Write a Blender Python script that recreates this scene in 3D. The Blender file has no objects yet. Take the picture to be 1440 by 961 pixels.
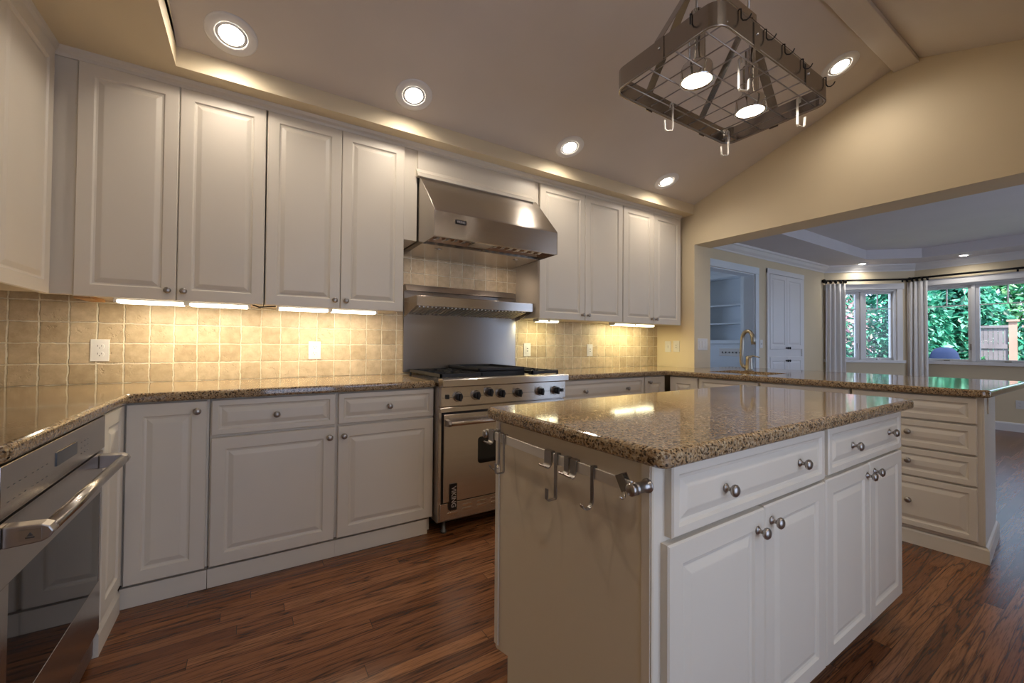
import bpy, bmesh, math, random
from mathutils import Vector, Matrix
PI = math.pi
R = math.radians
random.seed(7)
sc = bpy.context.scene
C = sc.collection

# ------------------------------------------------------------------ camera
CX, CY, CZ = 0.0251, -2.9574, 1.1357
YAW, PITCH, ROLL = R(-32.3404), R(0.8987), R(0.4411)
fw = Vector((-math.sin(YAW) * math.cos(PITCH), math.cos(YAW) * math.cos(PITCH), math.sin(PITCH)))
rt = Vector((math.cos(YAW), math.sin(YAW), 0))
up = rt.cross(fw)
rt2 = rt * math.cos(ROLL) + up * math.sin(ROLL)
up2 = rt2.cross(fw)
cam_d = bpy.data.cameras.new('camera')
cam = bpy.data.objects.new('camera', cam_d)
C.objects.link(cam)
M = Matrix((rt2, up2, -fw)).transposed().to_4x4()
M.translation = Vector((CX, CY, CZ))
cam.matrix_world = M
cam_d.sensor_width = 36
cam_d.lens = 579.8548 / 1440 * 36
cam_d.shift_x = -(720.2635 - 720) / 1440
cam_d.shift_y = (475.094 - 480.5) / 1440
cam_d.clip_start = 0.02
sc.camera = cam

# ------------------------------------------------------------------ world, light, exposure
sc.view_settings.view_transform = 'Standard'
sc.view_settings.look = 'None'
sc.view_settings.gamma = 1
sc.view_settings.use_curve_mapping = False
sc.view_settings.exposure = -0.10
SKY = 5.4          # daylight
CAN = 21.0         # recessed lamps (W)
CAN_DIN = 13.0
RACK = 14.0
STRIP = 4.5
WARM = (1.0, 0.89, 0.77)
w = bpy.data.worlds.new('world'); sc.world = w
w.use_nodes = True
nt = w.node_tree
bg = nt.nodes['Background']
sky = nt.nodes.new('ShaderNodeTexSky')
sky.sky_type = 'HOSEK_WILKIE'
sky.turbidity = 3.5
sky.ground_albedo = 0.3
sky.sun_direction = Vector((-0.35, -0.45, 0.8)).normalized()
mixc = nt.nodes.new('ShaderNodeMixRGB'); mixc.inputs[0].default_value = 0.55
mixc.inputs[2].default_value = (0.56, 0.69, 1.0, 1)
nt.links.new(sky.outputs[0], mixc.inputs[1])
nt.links.new(mixc.outputs[0], bg.inputs[0])
bg.inputs[1].default_value = SKY
sun_d = bpy.data.lights.new('sun', 'SUN'); sun_d.energy = 14.0; sun_d.angle = R(1.0); sun_d.color = (1, 0.97, 0.9)
sun = bpy.data.objects.new('sun', sun_d); C.objects.link(sun)
sun.rotation_euler = (R(34), R(-22), 0)   # high sun behind the house, lighting the garden


# sky-light portals at the window openings (they add no light, they only guide the sampling of the sky)
for loc, nrm, sx, sy in [((8.97, -2.3, 1.5), (-1, 0, 0), 2.95, 1.2), ((8.42, -0.27, 1.5), (-0.7071, -0.7071, 0), 1.0, 1.2),
                         ((6.0, -4.96, 1.15), (0, 1, 0), 3.4, 2.1), ((1.0, -4.17, 1.1), (0, 1, 0), 1.8, 2.0), ((5.5, 2.42, 1.5), (0, -1, 0), 1.6, 1.4)]:
    d = bpy.data.lights.new('window_portal', 'AREA'); d.shape = 'RECTANGLE'; d.size = sx; d.size_y = sy
    d.cycles.is_portal = True
    o = bpy.data.objects.new('window_portal', d); C.objects.link(o)
    o.location = loc; o.rotation_euler = Vector(nrm).to_track_quat('-Z', 'Z').to_euler()

# ------------------------------------------------------------------ material helpers
def mat(name):
    m = bpy.data.materials.new(name); m.use_nodes = True
    n = m.node_tree.nodes; l = m.node_tree.links
    return m, n, l, n['Principled BSDF']


def N(n, t, **k):
    x = n.new(t)
    for a, b in k.items():
        setattr(x, a, b)
    return x


def ramp(n, stops, interp='LINEAR'):
    r = n.new('ShaderNodeValToRGB'); r.color_ramp.interpolation = interp
    el = r.color_ramp.elements
    while len(el) > 1:
        el.remove(el[-1])
    el[0].position = stops[0][0]; el[0].color = (*stops[0][1], 1)
    for p, c in stops[1:]:
        e = el.new(p); e.color = (*c, 1)
    return r


def paint(name, col, rough=0.45, bump=0.04, scale=60, coat=0.0, var=0.03):
    m, n, l, b = mat(name)
    tc = N(n, 'ShaderNodeTexCoord')
    ns = N(n, 'ShaderNodeTexNoise'); ns.inputs['Scale'].default_value = scale; ns.inputs['Detail'].default_value = 2
    l.new(tc.outputs['Object'], ns.inputs['Vector'])
    lo = tuple(c * (1 - var) for c in col)
    n2 = N(n, 'ShaderNodeTexNoise'); n2.inputs['Scale'].default_value = 3.0
    l.new(tc.outputs['Object'], n2.inputs['Vector'])
    r = ramp(n, [(0.35, lo), (0.65, col)])
    l.new(n2.outputs['Fac'], r.inputs[0]); l.new(r.outputs[0], b.inputs['Base Color'])
    b.inputs['Roughness'].default_value = rough
    b.inputs['Coat Weight'].default_value = coat
    bp = N(n, 'ShaderNodeBump'); bp.inputs['Strength'].default_value = bump; bp.inputs['Distance'].default_value = 0.002
    l.new(ns.outputs['Fac'], bp.inputs['Height']); l.new(bp.outputs[0], b.inputs['Normal'])
    return m


def emit(name, col, s):
    m, n, l, b = mat(name)
    b.inputs['Base Color'].default_value = (*col, 1)
    b.inputs['Emission Color'].default_value = (*col, 1); b.inputs['Emission Strength'].default_value = s
    return m


def metal(name, col, rough=0.3, aniso=0.0, brush=0.0, axis='X'):
    m, n, l, b = mat(name)
    b.inputs['Metallic'].default_value = 1
    b.inputs['Base Color'].default_value = (*col, 1)
    b.inputs['Roughness'].default_value = rough
    b.inputs['Anisotropic'].default_value = aniso
    tc = N(n, 'ShaderNodeTexCoord')
    mp = N(n, 'ShaderNodeMapping')
    s = {'X': (1.5, 60, 60), 'Y': (60, 1.5, 60), 'Z': (60, 60, 2), 'N': (40, 40, 40)}[axis]
    mp.inputs['Scale'].default_value = s
    l.new(tc.outputs['Object'], mp.inputs[0])
    ns = N(n, 'ShaderNodeTexNoise'); ns.inputs['Scale'].default_value = 1; ns.inputs['Detail'].default_value = 1
    l.new(mp.outputs[0], ns.inputs['Vector'])
    mr = N(n, 'ShaderNodeMapRange'); mr.inputs['To Min'].default_value = rough * 0.85; mr.inputs['To Max'].default_value = rough * 1.2
    l.new(ns.outputs['Fac'], mr.inputs[0]); l.new(mr.outputs[0], b.inputs['Roughness'])
    if brush:
        bp = N(n, 'ShaderNodeBump'); bp.inputs['Strength'].default_value = brush; bp.inputs['Distance'].default_value = 0.0004
        l.new(ns.outputs['Fac'], bp.inputs['Height']); l.new(bp.outputs[0], b.inputs['Normal'])
    if aniso:
        tg = N(n, 'ShaderNodeVectorTransform', vector_type='VECTOR', convert_from='OBJECT', convert_to='WORLD')
        tg.inputs[0].default_value = {'X': (0, 0.3, 1), 'Y': (0.3, 0, 1)}.get(axis, (0, 0, 1))
        l.new(tg.outputs[0], b.inputs['Tangent'])
    return m


def granite():
    m, n, l, b = mat('granite')
    tc = N(n, 'ShaderNodeTexCoord')
    v = N(n, 'ShaderNodeTexVoronoi'); v.inputs['Scale'].default_value = 220
    n0 = N(n, 'ShaderNodeTexNoise'); n0.inputs['Scale'].default_value = 60; n0.inputs['Detail'].default_value = 3
    l.new(tc.outputs['Object'], n0.inputs['Vector'])
    va = N(n, 'ShaderNodeVectorMath', operation='SCALE'); va.inputs['Scale'].default_value = 0.006
    l.new(n0.outputs['Color'], va.inputs[0])
    vb = N(n, 'ShaderNodeVectorMath', operation='ADD')
    l.new(tc.outputs['Object'], vb.inputs[0]); l.new(va.outputs[0], vb.inputs[1])
    l.new(vb.outputs[0], v.inputs['Vector'])
    sp = N(n, 'ShaderNodeSeparateColor'); l.new(v.outputs['Color'], sp.inputs[0])
    big = N(n, 'ShaderNodeTexNoise'); big.inputs['Scale'].default_value = 45; big.inputs['Detail'].default_value = 4
    l.new(tc.outputs['Object'], big.inputs['Vector'])
    ad = N(n, 'ShaderNodeMath', operation='MULTIPLY_ADD'); ad.inputs[1].default_value = 0.62; ad.inputs[2].default_value = 0.0
    l.new(sp.outputs[0], ad.inputs[0])
    a2 = N(n, 'ShaderNodeMath', operation='MULTIPLY_ADD'); a2.inputs[1].default_value = 0.37
    l.new(big.outputs['Fac'], a2.inputs[0]); l.new(ad.outputs[0], a2.inputs[2])
    r = ramp(n, [(0.0, (0.018, 0.013, 0.01)), (0.24, (0.05, 0.033, 0.02)), (0.32, (0.15, 0.088, 0.042)), (0.44, (0.33, 0.21, 0.105)),
                 (0.57, (0.41, 0.285, 0.15)), (0.67, (0.22, 0.16, 0.105)), (0.78, (0.47, 0.36, 0.22))])
    l.new(a2.outputs[0], r.inputs[0]); l.new(r.outputs[0], b.inputs['Base Color'])
    b.inputs['Roughness'].default_value = 0.07
    b.inputs['IOR'].default_value = 1.62
    return m


def tile():
    m, n, l, b = mat('travertine_tile')
    tc = N(n, 'ShaderNodeTexCoord'); sx = N(n, 'ShaderNodeSeparateXYZ'); cx = N(n, 'ShaderNodeCombineXYZ')
    l.new(tc.outputs['Object'], sx.inputs[0])
    wob = N(n, 'ShaderNodeTexNoise'); wob.inputs['Scale'].default_value = 28; wob.inputs['Detail'].default_value = 2
    l.new(tc.outputs['Object'], wob.inputs['Vector'])
    wm = N(n, 'ShaderNodeMath', operation='MULTIPLY_ADD'); wm.inputs[1].default_value = 0.011; wm.inputs[2].default_value = -0.0055
    l.new(wob.outputs['Fac'], wm.inputs[0])
    ax = N(n, 'ShaderNodeMath', operation='ADD'); ax.inputs[1].default_value = 0.9575 + 0.1035 * 20
    az = N(n, 'ShaderNodeMath', operation='ADD'); az.inputs[1].default_value = -0.9125 + 0.1057 * 20
    l.new(sx.outputs[0], ax.inputs[0]); l.new(sx.outputs[2], az.inputs[0])
    ax2 = N(n, 'ShaderNodeMath', operation='ADD'); az2 = N(n, 'ShaderNodeMath', operation='ADD')
    l.new(ax.outputs[0], ax2.inputs[0]); l.new(wm.outputs[0], ax2.inputs[1])
    l.new(az.outputs[0], az2.inputs[0]); l.new(wm.outputs[0], az2.inputs[1])
    l.new(ax2.outputs[0], cx.inputs[0]); l.new(az2.outputs[0], cx.inputs[1])
    br = N(n, 'ShaderNodeTexBrick'); br.offset = 0.0; br.squash = 1.0
    br.inputs['Scale'].default_value = 1; br.inputs['Brick Width'].default_value = 0.1035; br.inputs['Row Height'].default_value = 0.1057
    br.inputs['Mortar Size'].default_value = 0.0046; br.inputs['Mortar Smooth'].default_value = 0.5
    br.inputs['Color1'].default_value = (0.47, 0.36, 0.22, 1); br.inputs['Color2'].default_value = (0.63, 0.50, 0.33, 1)
    br.inputs['Mortar'].default_value = (0.80, 0.72, 0.55, 1)
    l.new(cx.outputs[0], br.inputs['Vector'])
    ns = N(n, 'ShaderNodeTexNoise'); ns.inputs['Scale'].default_value = 22; ns.inputs['Detail'].default_value = 6; ns.inputs['Roughness'].default_value = 0.65
    l.new(tc.outputs['Object'], ns.inputs['Vector'])
    rr = ramp(n, [(0.3, (0.80, 0.76, 0.70)), (0.7, (1.12, 1.12, 1.1))])
    l.new(ns.outputs['Fac'], rr.inputs[0])
    mx = N(n, 'ShaderNodeMixRGB', blend_type='MULTIPLY'); mx.inputs[0].default_value = 1
    l.new(br.outputs['Color'], mx.inputs[1]); l.new(rr.outputs[0], mx.inputs[2]); l.new(mx.outputs[0], b.inputs['Base Color'])
    b.inputs['Roughness'].default_value = 0.42
    pit = N(n, 'ShaderNodeTexNoise'); pit.inputs['Scale'].default_value = 55; pit.inputs['Detail'].default_value = 3
    l.new(tc.outputs['Object'], pit.inputs['Vector'])
    pr = N(n, 'ShaderNodeMapRange'); pr.inputs['From Min'].default_value = 0.55; pr.inputs['From Max'].default_value = 0.75
    l.new(pit.outputs['Fac'], pr.inputs[0])
    sel = N(n, 'ShaderNodeTexNoise'); sel.inputs['Scale'].default_value = 6
    l.new(tc.outputs['Object'], sel.inputs['Vector'])
    sr = N(n, 'ShaderNodeMapRange'); sr.inputs['From Min'].default_value = 0.48; sr.inputs['From Max'].default_value = 0.6
    l.new(sel.outputs['Fac'], sr.inputs[0])
    pm = N(n, 'ShaderNodeMath', operation='MULTIPLY'); l.new(pr.outputs[0], pm.inputs[0]); l.new(sr.outputs[0], pm.inputs[1])
    h = N(n, 'ShaderNodeMath', operation='MULTIPLY_ADD'); h.inputs[1].default_value = -0.55; 
    l.new(pm.outputs[0], h.inputs[0])
    inv = N(n, 'ShaderNodeMath', operation='SUBTRACT'); inv.inputs[0].default_value = 1
    l.new(br.outputs['Fac'], inv.inputs[1]); l.new(inv.outputs[0], h.inputs[2])
    bp = N(n, 'ShaderNodeBump'); bp.inputs['Strength'].default_value = 1.0; bp.inputs['Distance'].default_value = 0.005
    l.new(h.outputs[0], bp.inputs['Height']); l.new(bp.outputs[0], b.inputs['Normal'])
    return m


def oak():
    m, n, l, b = mat('oak_floor')
    tc = N(n, 'ShaderNodeTexCoord'); sx = N(n, 'ShaderNodeSeparateXYZ'); l.new(tc.outputs['Object'], sx.inputs[0])
    W = 0.060
    dv = N(n, 'ShaderNodeMath', operation='DIVIDE'); dv.inputs[1].default_value = W; l.new(sx.outputs[1], dv.inputs[0])
    fl = N(n, 'ShaderNodeMath', operation='FLOOR'); l.new(dv.outputs[0], fl.inputs[0])
    wn = N(n, 'ShaderNodeTexWhiteNoise', noise_dimensions='1D'); l.new(fl.outputs[0], wn.inputs['W'])
    off = N(n, 'ShaderNodeMath', operation='MULTIPLY'); off.inputs[1].default_value = 1.37; l.new(wn.outputs[0], off.inputs[0])
    xo = N(n, 'ShaderNodeMath', operation='ADD'); l.new(sx.outputs[0], xo.inputs[0]); l.new(off.outputs[0], xo.inputs[1])
    xd = N(n, 'ShaderNodeMath', operation='DIVIDE'); xd.inputs[1].default_value = 1.25; l.new(xo.outputs[0], xd.inputs[0])
    xf = N(n, 'ShaderNodeMath', operation='FLOOR'); l.new(xd.outputs[0], xf.inputs[0])
    cid = N(n, 'ShaderNodeCombineXYZ'); l.new(xf.outputs[0], cid.inputs[0]); l.new(fl.outputs[0], cid.inputs[1])
    pn = N(n, 'ShaderNodeTexWhiteNoise', noise_dimensions='3D'); l.new(cid.outputs[0], pn.inputs['Vector'])
    # plank colour
    pr = ramp(n, [(0.0, (0.125, 0.044, 0.016)), (0.5, (0.20, 0.078, 0.029)), (1.0, (0.285, 0.122, 0.048))])
    l.new(pn.outputs['Value'], pr.inputs[0])
    # grain: stretched, shifted per plank
    sh = N(n, 'ShaderNodeVectorMath', operation='SCALE'); sh.inputs['Scale'].default_value = 37.0; l.new(pn.outputs['Color'], sh.inputs[0])
    ad = N(n, 'ShaderNodeVectorMath', operation='ADD'); l.new(tc.outputs['Object'], ad.inputs[0]); l.new(sh.outputs[0], ad.inputs[1])
    mp = N(n, 'ShaderNodeMapping'); mp.inputs['Scale'].default_value = (0.55, 11, 1); l.new(ad.outputs[0], mp.inputs[0])
    wv = N(n, 'ShaderNodeTexNoise'); wv.inputs['Scale'].default_value = 1.6; wv.inputs['Detail'].default_value = 3; wv.inputs['Distortion'].default_value = 0.35
    l.new(mp.outputs[0], wv.inputs['Vector'])
    mul = N(n, 'ShaderNodeMath', operation='MULTIPLY'); mul.inputs[1].default_value = 8.0; l.new(wv.outputs['Fac'], mul.inputs[0])
    fr = N(n, 'ShaderNodeMath', operation='PINGPONG'); fr.inputs[1].default_value = 0.5; l.new(mul.outputs[0], fr.inputs[0])
    gr = ramp(n, [(0.0, (0.22, 0.18, 0.17)), (0.05, (0.5, 0.46, 0.44)), (0.16, (0.95, 0.94, 0.93)), (0.5, (1.12, 1.12, 1.12))])
    l.new(fr.outputs[0], gr.inputs[0])
    mx = N(n, 'ShaderNodeMixRGB', blend_type='MULTIPLY'); mx.inputs[0].default_value = 0.95
    l.new(pr.outputs[0], mx.inputs[1]); l.new(gr.outputs[0], mx.inputs[2])
    # pores
    mp2 = N(n, 'ShaderNodeMapping'); mp2.inputs['Scale'].default_value = (14, 330, 1); l.new(ad.outputs[0], mp2.inputs[0])
    po = N(n, 'ShaderNodeTexNoise'); po.inputs['Scale'].default_value = 1.0; po.inputs['Detail'].default_value = 2; l.new(mp2.outputs[0], po.inputs['Vector'])
    prm = ramp(n, [(0.36, (0.55, 0.52, 0.5)), (0.50, (1, 1, 1))]); l.new(po.outputs['Fac'], prm.inputs[0])
    mx2 = N(n, 'ShaderNodeMixRGB', blend_type='MULTIPLY'); mx2.inputs[0].default_value = 0.8
    l.new(mx.outputs[0], mx2.inputs[1]); l.new(prm.outputs[0], mx2.inputs[2])
    # seams
    def seam(src, width, wid):
        f = N(n, 'ShaderNodeMath', operation='FRACT'); l.new(src.outputs[0], f.inputs[0])
        p = N(n, 'ShaderNodeMath', operation='PINGPONG'); p.inputs[1].default_value = 0.5; l.new(f.outputs[0], p.inputs[0])
        c = N(n, 'ShaderNodeMath', operation='LESS_THAN'); c.inputs[1].default_value = width / wid; l.new(p.outputs[0], c.inputs[0])
        return c
    s1 = seam(dv, 0.0007, W); s2 = seam(xd, 0.001, 1.25)
    mxs = N(n, 'ShaderNodeMath', operation='MAXIMUM'); l.new(s1.outputs[0], mxs.inputs[0]); l.new(s2.outputs[0], mxs.inputs[1])
    mx3 = N(n, 'ShaderNodeMixRGB', blend_type='MIX'); l.new(mxs.outputs[0], mx3.inputs[0])
    l.new(mx2.outputs[0], mx3.inputs[1]); mx3.inputs[2].default_value = (0.03, 0.012, 0.006, 1)
    l.new(mx3.outputs[0], b.inputs['Base Color'])
    b.inputs['Roughness'].default_value = 0.27
    bp = N(n, 'ShaderNodeBump'); bp.inputs['Strength'].default_value = 0.12; bp.inputs['Distance'].default_value = 0.001
    l.new(po.outputs['Fac'], bp.inputs['Height']); l.new(bp.outputs[0], b.inputs['Normal'])
    return m


def glass(name='window_glass'):
    m, n, l, b = mat(name)
    n.remove(b)
    tr = N(n, 'ShaderNodeBsdfTransparent'); gl = N(n, 'ShaderNodeBsdfGlossy'); gl.inputs['Roughness'].default_value = 0.0
    fr = N(n, 'ShaderNodeFresnel'); fr.inputs['IOR'].default_value = 1.3
    mx = N(n, 'ShaderNodeMixShader')
    l.new(fr.outputs[0], mx.inputs[0]); l.new(tr.outputs[0], mx.inputs[1]); l.new(gl.outputs[0], mx.inputs[2])
    l.new(mx.outputs[0], n['Material Output'].inputs[0])
    return m


def plain(name, col, rough=0.5, metallic=0.0, trans=0.0):
    m, n, l, b = mat(name)
    b.inputs['Base Color'].default_value = (*col, 1); b.inputs['Roughness'].default_value = rough
    b.inputs['Metallic'].default_value = metallic
    return m


def cloth(name, col):
    m, n, l, b = mat(name)
    tc = N(n, 'ShaderNodeTexCoord'); wv = N(n, 'ShaderNodeTexNoise'); wv.inputs['Scale'].default_value = 300
    l.new(tc.outputs['Object'], wv.inputs['Vector'])
    bp = N(n, 'ShaderNodeBump'); bp.inputs['Strength'].default_value = 0.2; bp.inputs['Distance'].default_value = 0.001
    l.new(wv.outputs['Fac'], bp.inputs['Height']); l.new(bp.outputs[0], b.inputs['Normal'])
    b.inputs['Base Color'].default_value = (*col, 1); b.inputs['Roughness'].default_value = 0.9
    return m


def leafmat(name, c1, c2, c3):
    m, n, l, b = mat(name)
    g = N(n, 'ShaderNodeNewGeometry')
    r = ramp(n, [(0.0, c1), (0.55, c2), (1.0, c3)])
    l.new(g.outputs['Random Per Island'], r.inputs[0]); l.new(r.outputs[0], b.inputs['Base Color'])
    b.inputs['Roughness'].default_value = 0.38
    tl = N(n, 'ShaderNodeBsdfTranslucent'); l.new(r.outputs[0], tl.inputs[0])
    mx = N(n, 'ShaderNodeMixShader'); mx.inputs[0].default_value = 0.3
    l.new(b.outputs[0], mx.inputs[1]); l.new(tl.outputs[0], mx.inputs[2]); l.new(mx.outputs[0], n['Material Output'].inputs[0])
    return m


CAB = paint('cabinet_paint', (0.68, 0.61, 0.50), rough=0.38, bump=0.02, scale=90)
WALLY = paint('yellow_wall_paint', (0.72, 0.60, 0.40), rough=0.6, bump=0.06, scale=140)
CEIL = paint('ceiling_paint', (0.66, 0.59, 0.52), rough=0.7, bump=0.05, scale=140)
DCEIL = paint('dining_ceiling_paint', (0.66, 0.62, 0.62), rough=0.7, bump=0.05, scale=140)
TRIM = paint('white_trim_paint', (0.78, 0.76, 0.74), rough=0.4, bump=0.02)
BLUEW = paint('pale_blue_paint', (0.74, 0.80, 0.84), rough=0.6)
GRAN = granite()
TILE = tile()
OAK = oak()
STEEL = metal('brushed_steel', (0.58, 0.53, 0.48), 0.24, aniso=0.8, axis='X')
STEELY = metal('brushed_steel_side', (0.46, 0.42, 0.38), 0.24, axis='Y')
STEELD = metal('dull_steel', (0.42, 0.38, 0.35), 0.36, axis='X')
RACKM = metal('pot_rack_steel', (0.40, 0.36, 0.32), 0.22, axis='N')
STEELB = metal('back_panel_steel', (0.38, 0.355, 0.335), 0.30, aniso=0.75, axis='X')
HOOKL = metal('light_hook_steel', (0.78, 0.74, 0.68), 0.45, axis='N')
HOOKM = metal('hook_steel', (0.34, 0.31, 0.28), 0.3, axis='N')
NICKEL = metal('satin_nickel', (0.38, 0.35, 0.32), 0.33, axis='N')
CHROME = metal('chrome', (0.75, 0.73, 0.70), 0.1, axis='N')
IRONG = plain('dark_grey_metal', (0.12, 0.12, 0.12), 0.4, 0.6)
IRON = plain('black_cast_iron', (0.012, 0.012, 0.013), 0.45)
BLACK = plain('black_plastic', (0.012, 0.012, 0.014), 0.3)
DARK = plain('dark_void', (0.01, 0.009, 0.008), 0.7)
GLASSD = plain('smoked_oven_glass', (0.008, 0.007, 0.007), 0.04)
DISPLAY = plain('grey_display_glass', (0.03, 0.034, 0.04), 0.08)
WHITEP = plain('white_plastic', (0.74, 0.71, 0.66), 0.35)
SLOT = plain('slot_dark', (0.05, 0.045, 0.04), 0.6)
BULB = emit('lamp_lens', (1.0, 0.93, 0.82), 22)
STRIPM = emit('strip_light_diffuser', (1.0, 0.93, 0.74), 7)
STRIPM2 = emit('strip_light_diffuser_yellowish', (1.0, 0.95, 0.62), 7)
GLASS = glass()
CURT = cloth('curtain_linen', (0.82, 0.79, 0.75))
BRONZE = plain('black_iron_rod', (0.01, 0.009, 0.009), 0.4, 0.6)
BADGE = plain('badge_black', (0.01, 0.01, 0.012), 0.3)
BADGEW = plain('badge_lettering', (0.7, 0.7, 0.72), 0.3, 0.6)
RAWWOOD = plain('raw_cabinet_wood', (0.5, 0.27, 0.1), 0.6)
FENCEM = paint('weathered_fence_wood', (0.24, 0.21, 0.22), rough=0.8, bump=0.3, scale=40, var=0.25)
POSTM = paint('light_fence_wood', (0.50, 0.31, 0.24), rough=0.8, bump=0.3, scale=40, var=0.15)
BARK = paint('bark', (0.07, 0.05, 0.035), rough=0.9, bump=0.8, scale=30)
SOIL = paint('garden_ground', (0.12, 0.16, 0.07), rough=0.95, bump=0.8, scale=20, var=0.4)
COVERM = cloth('blue_grill_cover', (0.004, 0.016, 0.06))
LEAFS = [leafmat('leaf_teal', (0.004, 0.06, 0.035), (0.02, 0.26, 0.15), (0.20, 0.62, 0.40)),
         leafmat('leaf_green', (0.006, 0.06, 0.025), (0.04, 0.28, 0.12), (0.30, 0.62, 0.26)),
         leafmat('leaf_pink_mix', (0.008, 0.08, 0.045), (0.05, 0.30, 0.18), (0.75, 0.32, 0.42))]


# ------------------------------------------------------------------ mesh builder
class MB:
    def __init__(s):
        s.bm = bmesh.new()

    def box(s, x0, x1, y0, y1, z0, z1, mtx=None):
        vs = [s.bm.verts.new(p) for p in [(x0, y0, z0), (x1, y0, z0), (x1, y1, z0), (x0, y1, z0), (x0, y0, z1), (x1, y0, z1), (x1, y1, z1), (x0, y1, z1)]]
        for f in [(0, 3, 2, 1), (4, 5, 6, 7), (0, 1, 5, 4), (1, 2, 6, 5), (2, 3, 7, 6), (3, 0, 4, 7)]:
            s.bm.faces.new([vs[i] for i in f])
        if mtx:
            bmesh.ops.transform(s.bm, matrix=mtx, verts=vs)
        return s

    def loops(s, loops, closed=True, cap0=True, cap1=True, smooth=False):
        L = [[s.bm.verts.new(p) for p in lp] for lp in loops]
        n = len(L[0])
        for a, b in zip(L, L[1:]):
            for i in range(n if closed else n - 1):
                j = (i + 1) % n
                f = s.bm.faces.new((a[i], a[j], b[j], b[i])); f.smooth = smooth
        if cap0 and n > 2: s.bm.faces.new(list(reversed(L[0])))
        if cap1 and n > 2: s.bm.faces.new(L[-1])
        return s

    def prism(s, pts, axis, a, b):
        """polygon in the two other axes, extruded along axis from a to b"""
        def mk(v, t):
            return {'x': (t, v[0], v[1]), 'y': (v[0], t, v[1]), 'z': (v[0], v[1], t)}[axis]
        return s.loops([[mk(p, a) for p in pts], [mk(p, b) for p in pts]])

    def lathe(s, prof, origin=(0, 0, 0), axis=(0, 0, 1), n=20, smooth=True):
        """profile of (r, h) along axis"""
        ax = Vector(axis).normalized(); q = Vector((0, 0, 1)).rotation_difference(ax)
        o = Vector(origin)
        lps = []
        for r, h in prof:
            r = max(r, 1e-5)
            lps.append([o + q @ Vector((r * math.cos(2 * PI * i / n), r * math.sin(2 * PI * i / n), h)) for i in range(n)])
        return s.loops(lps, smooth=smooth)

    def cyl(s, p, q, r, n=14, smooth=True):
        p = Vector(p); q = Vector(q); d = q - p
        return s.lathe([(r, 0), (r, d.length)], p, d, n, smooth)

    def tube(s, pts, r, n=8, flat=None):
        """round tube (or flat strip flat=(w,t,widthdir)) along a path"""
        pts = [Vector(p) for p in pts]
        lps = []
        prev = None
        for i, p in enumerate(pts):
            t = ((pts[min(i + 1, len(pts) - 1)] - p).normalized() + (p - pts[max(i - 1, 0)]).normalized())
            t = t.normalized()
            if flat:
                wd = Vector(flat[2]); wd = (wd - t * wd.dot(t)).normalized(); nd = t.cross(wd)
                a, c = flat[0] / 2, flat[1] / 2
                lps.append([p + wd * a + nd * c, p - wd * a + nd * c, p - wd * a - nd * c, p + wd * a - nd * c])
            else:
                if prev is None:
                    u = t.orthogonal().normalized()
                else:
                    u = (prev - t * prev.dot(t)).normalized()
                prev = u; v = t.cross(u)
                lps.append([p + (u * math.cos(2 * PI * k / n) + v * math.sin(2 * PI * k / n)) * (r[i] if isinstance(r, (list, tuple)) else r) for k in range(n)])
        return s.loops(lps, smooth=not flat)

    def door(s, x0, x1, z0, z1, y=-0.0, t=0.02, rail=0.055, flat=False):
        """raised panel front facing -y; back plane at y, front at y-t"""
        f = y - t
        if flat:
            rings = [(0, y), (0, f + 0.003), (0.003, f)]
        else:
            rings = [(0, y), (0, f + 0.004), (0.004, f), (rail, f), (rail + 0.006, f + 0.006), (rail + 0.013, f + 0.0075), (rail + 0.032, f + 0.001), (rail + 0.035, f + 0.0005)]
        lps = []
        for i, yy in rings:
            lps.append([(x0 + i, yy, z0 + i), (x1 - i, yy, z0 + i), (x1 - i, yy, z1 - i), (x0 + i, yy, z1 - i)])
        return s.loops(lps)

    def knob(s, x, z, y, r=0.0155, axis=(0, -1, 0)):
        k = r / 0.0155
        prof = [(0.0115, 0), (0.0115, 0.002), (0.009, 0.004), (0.0055, 0.007), (0.0048, 0.013), (0.0075, 0.016), (0.013, 0.0185), (0.0155, 0.0225), (0.0152, 0.027), (0.011, 0.031), (0.005, 0.0325), (0, 0.033)]
        return s.lathe([(a * k, h * k) for a, h in prof], (x, y, z), axis, 18)

    def build(s, name, m, parent=None, bevel=0, seg=2, loc=None, kind=None, recalc=True):
        if recalc:
            bmesh.ops.recalc_face_normals(s.bm, faces=s.bm.faces)
        me = bpy.data.meshes.new(name); s.bm.to_mesh(me); s.bm.free()
        me.materials.append(m)
        o = bpy.data.objects.new(name, me); C.objects.link(o)
        if loc: o.location = loc
        if parent: o.parent = parent
        if kind: o['kind'] = kind
        if bevel:
            bv = o.modifiers.new('bevel', 'BEVEL'); bv.width = bevel; bv.segments = seg; bv.limit_method = 'ANGLE'; bv.angle_limit = R(40)
        return o


def each(mb, name, m, parent, bevel=0, **k):
    """every separate piece of the builder becomes a part of its own"""
    bm = mb.bm; bm.verts.ensure_lookup_table(); seen = set(); res = []
    for v in list(bm.verts):
        if v in seen: continue
        st = [v]; seen.add(v); comp = [v]
        while st:
            for e in st.pop().link_edges:
                for w_ in e.verts:
                    if w_ not in seen:
                        seen.add(w_); st.append(w_); comp.append(w_)
        q = MB(); mp_ = {w_: q.bm.verts.new(w_.co) for w_ in comp}
        for f in {f for w_ in comp for f in w_.link_faces}:
            nf = q.bm.faces.new([mp_[w_] for w_ in f.verts]); nf.smooth = f.smooth
        res.append(q.build(name, m, parent, bevel=bevel, **k))
    bm.free()
    return res


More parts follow.
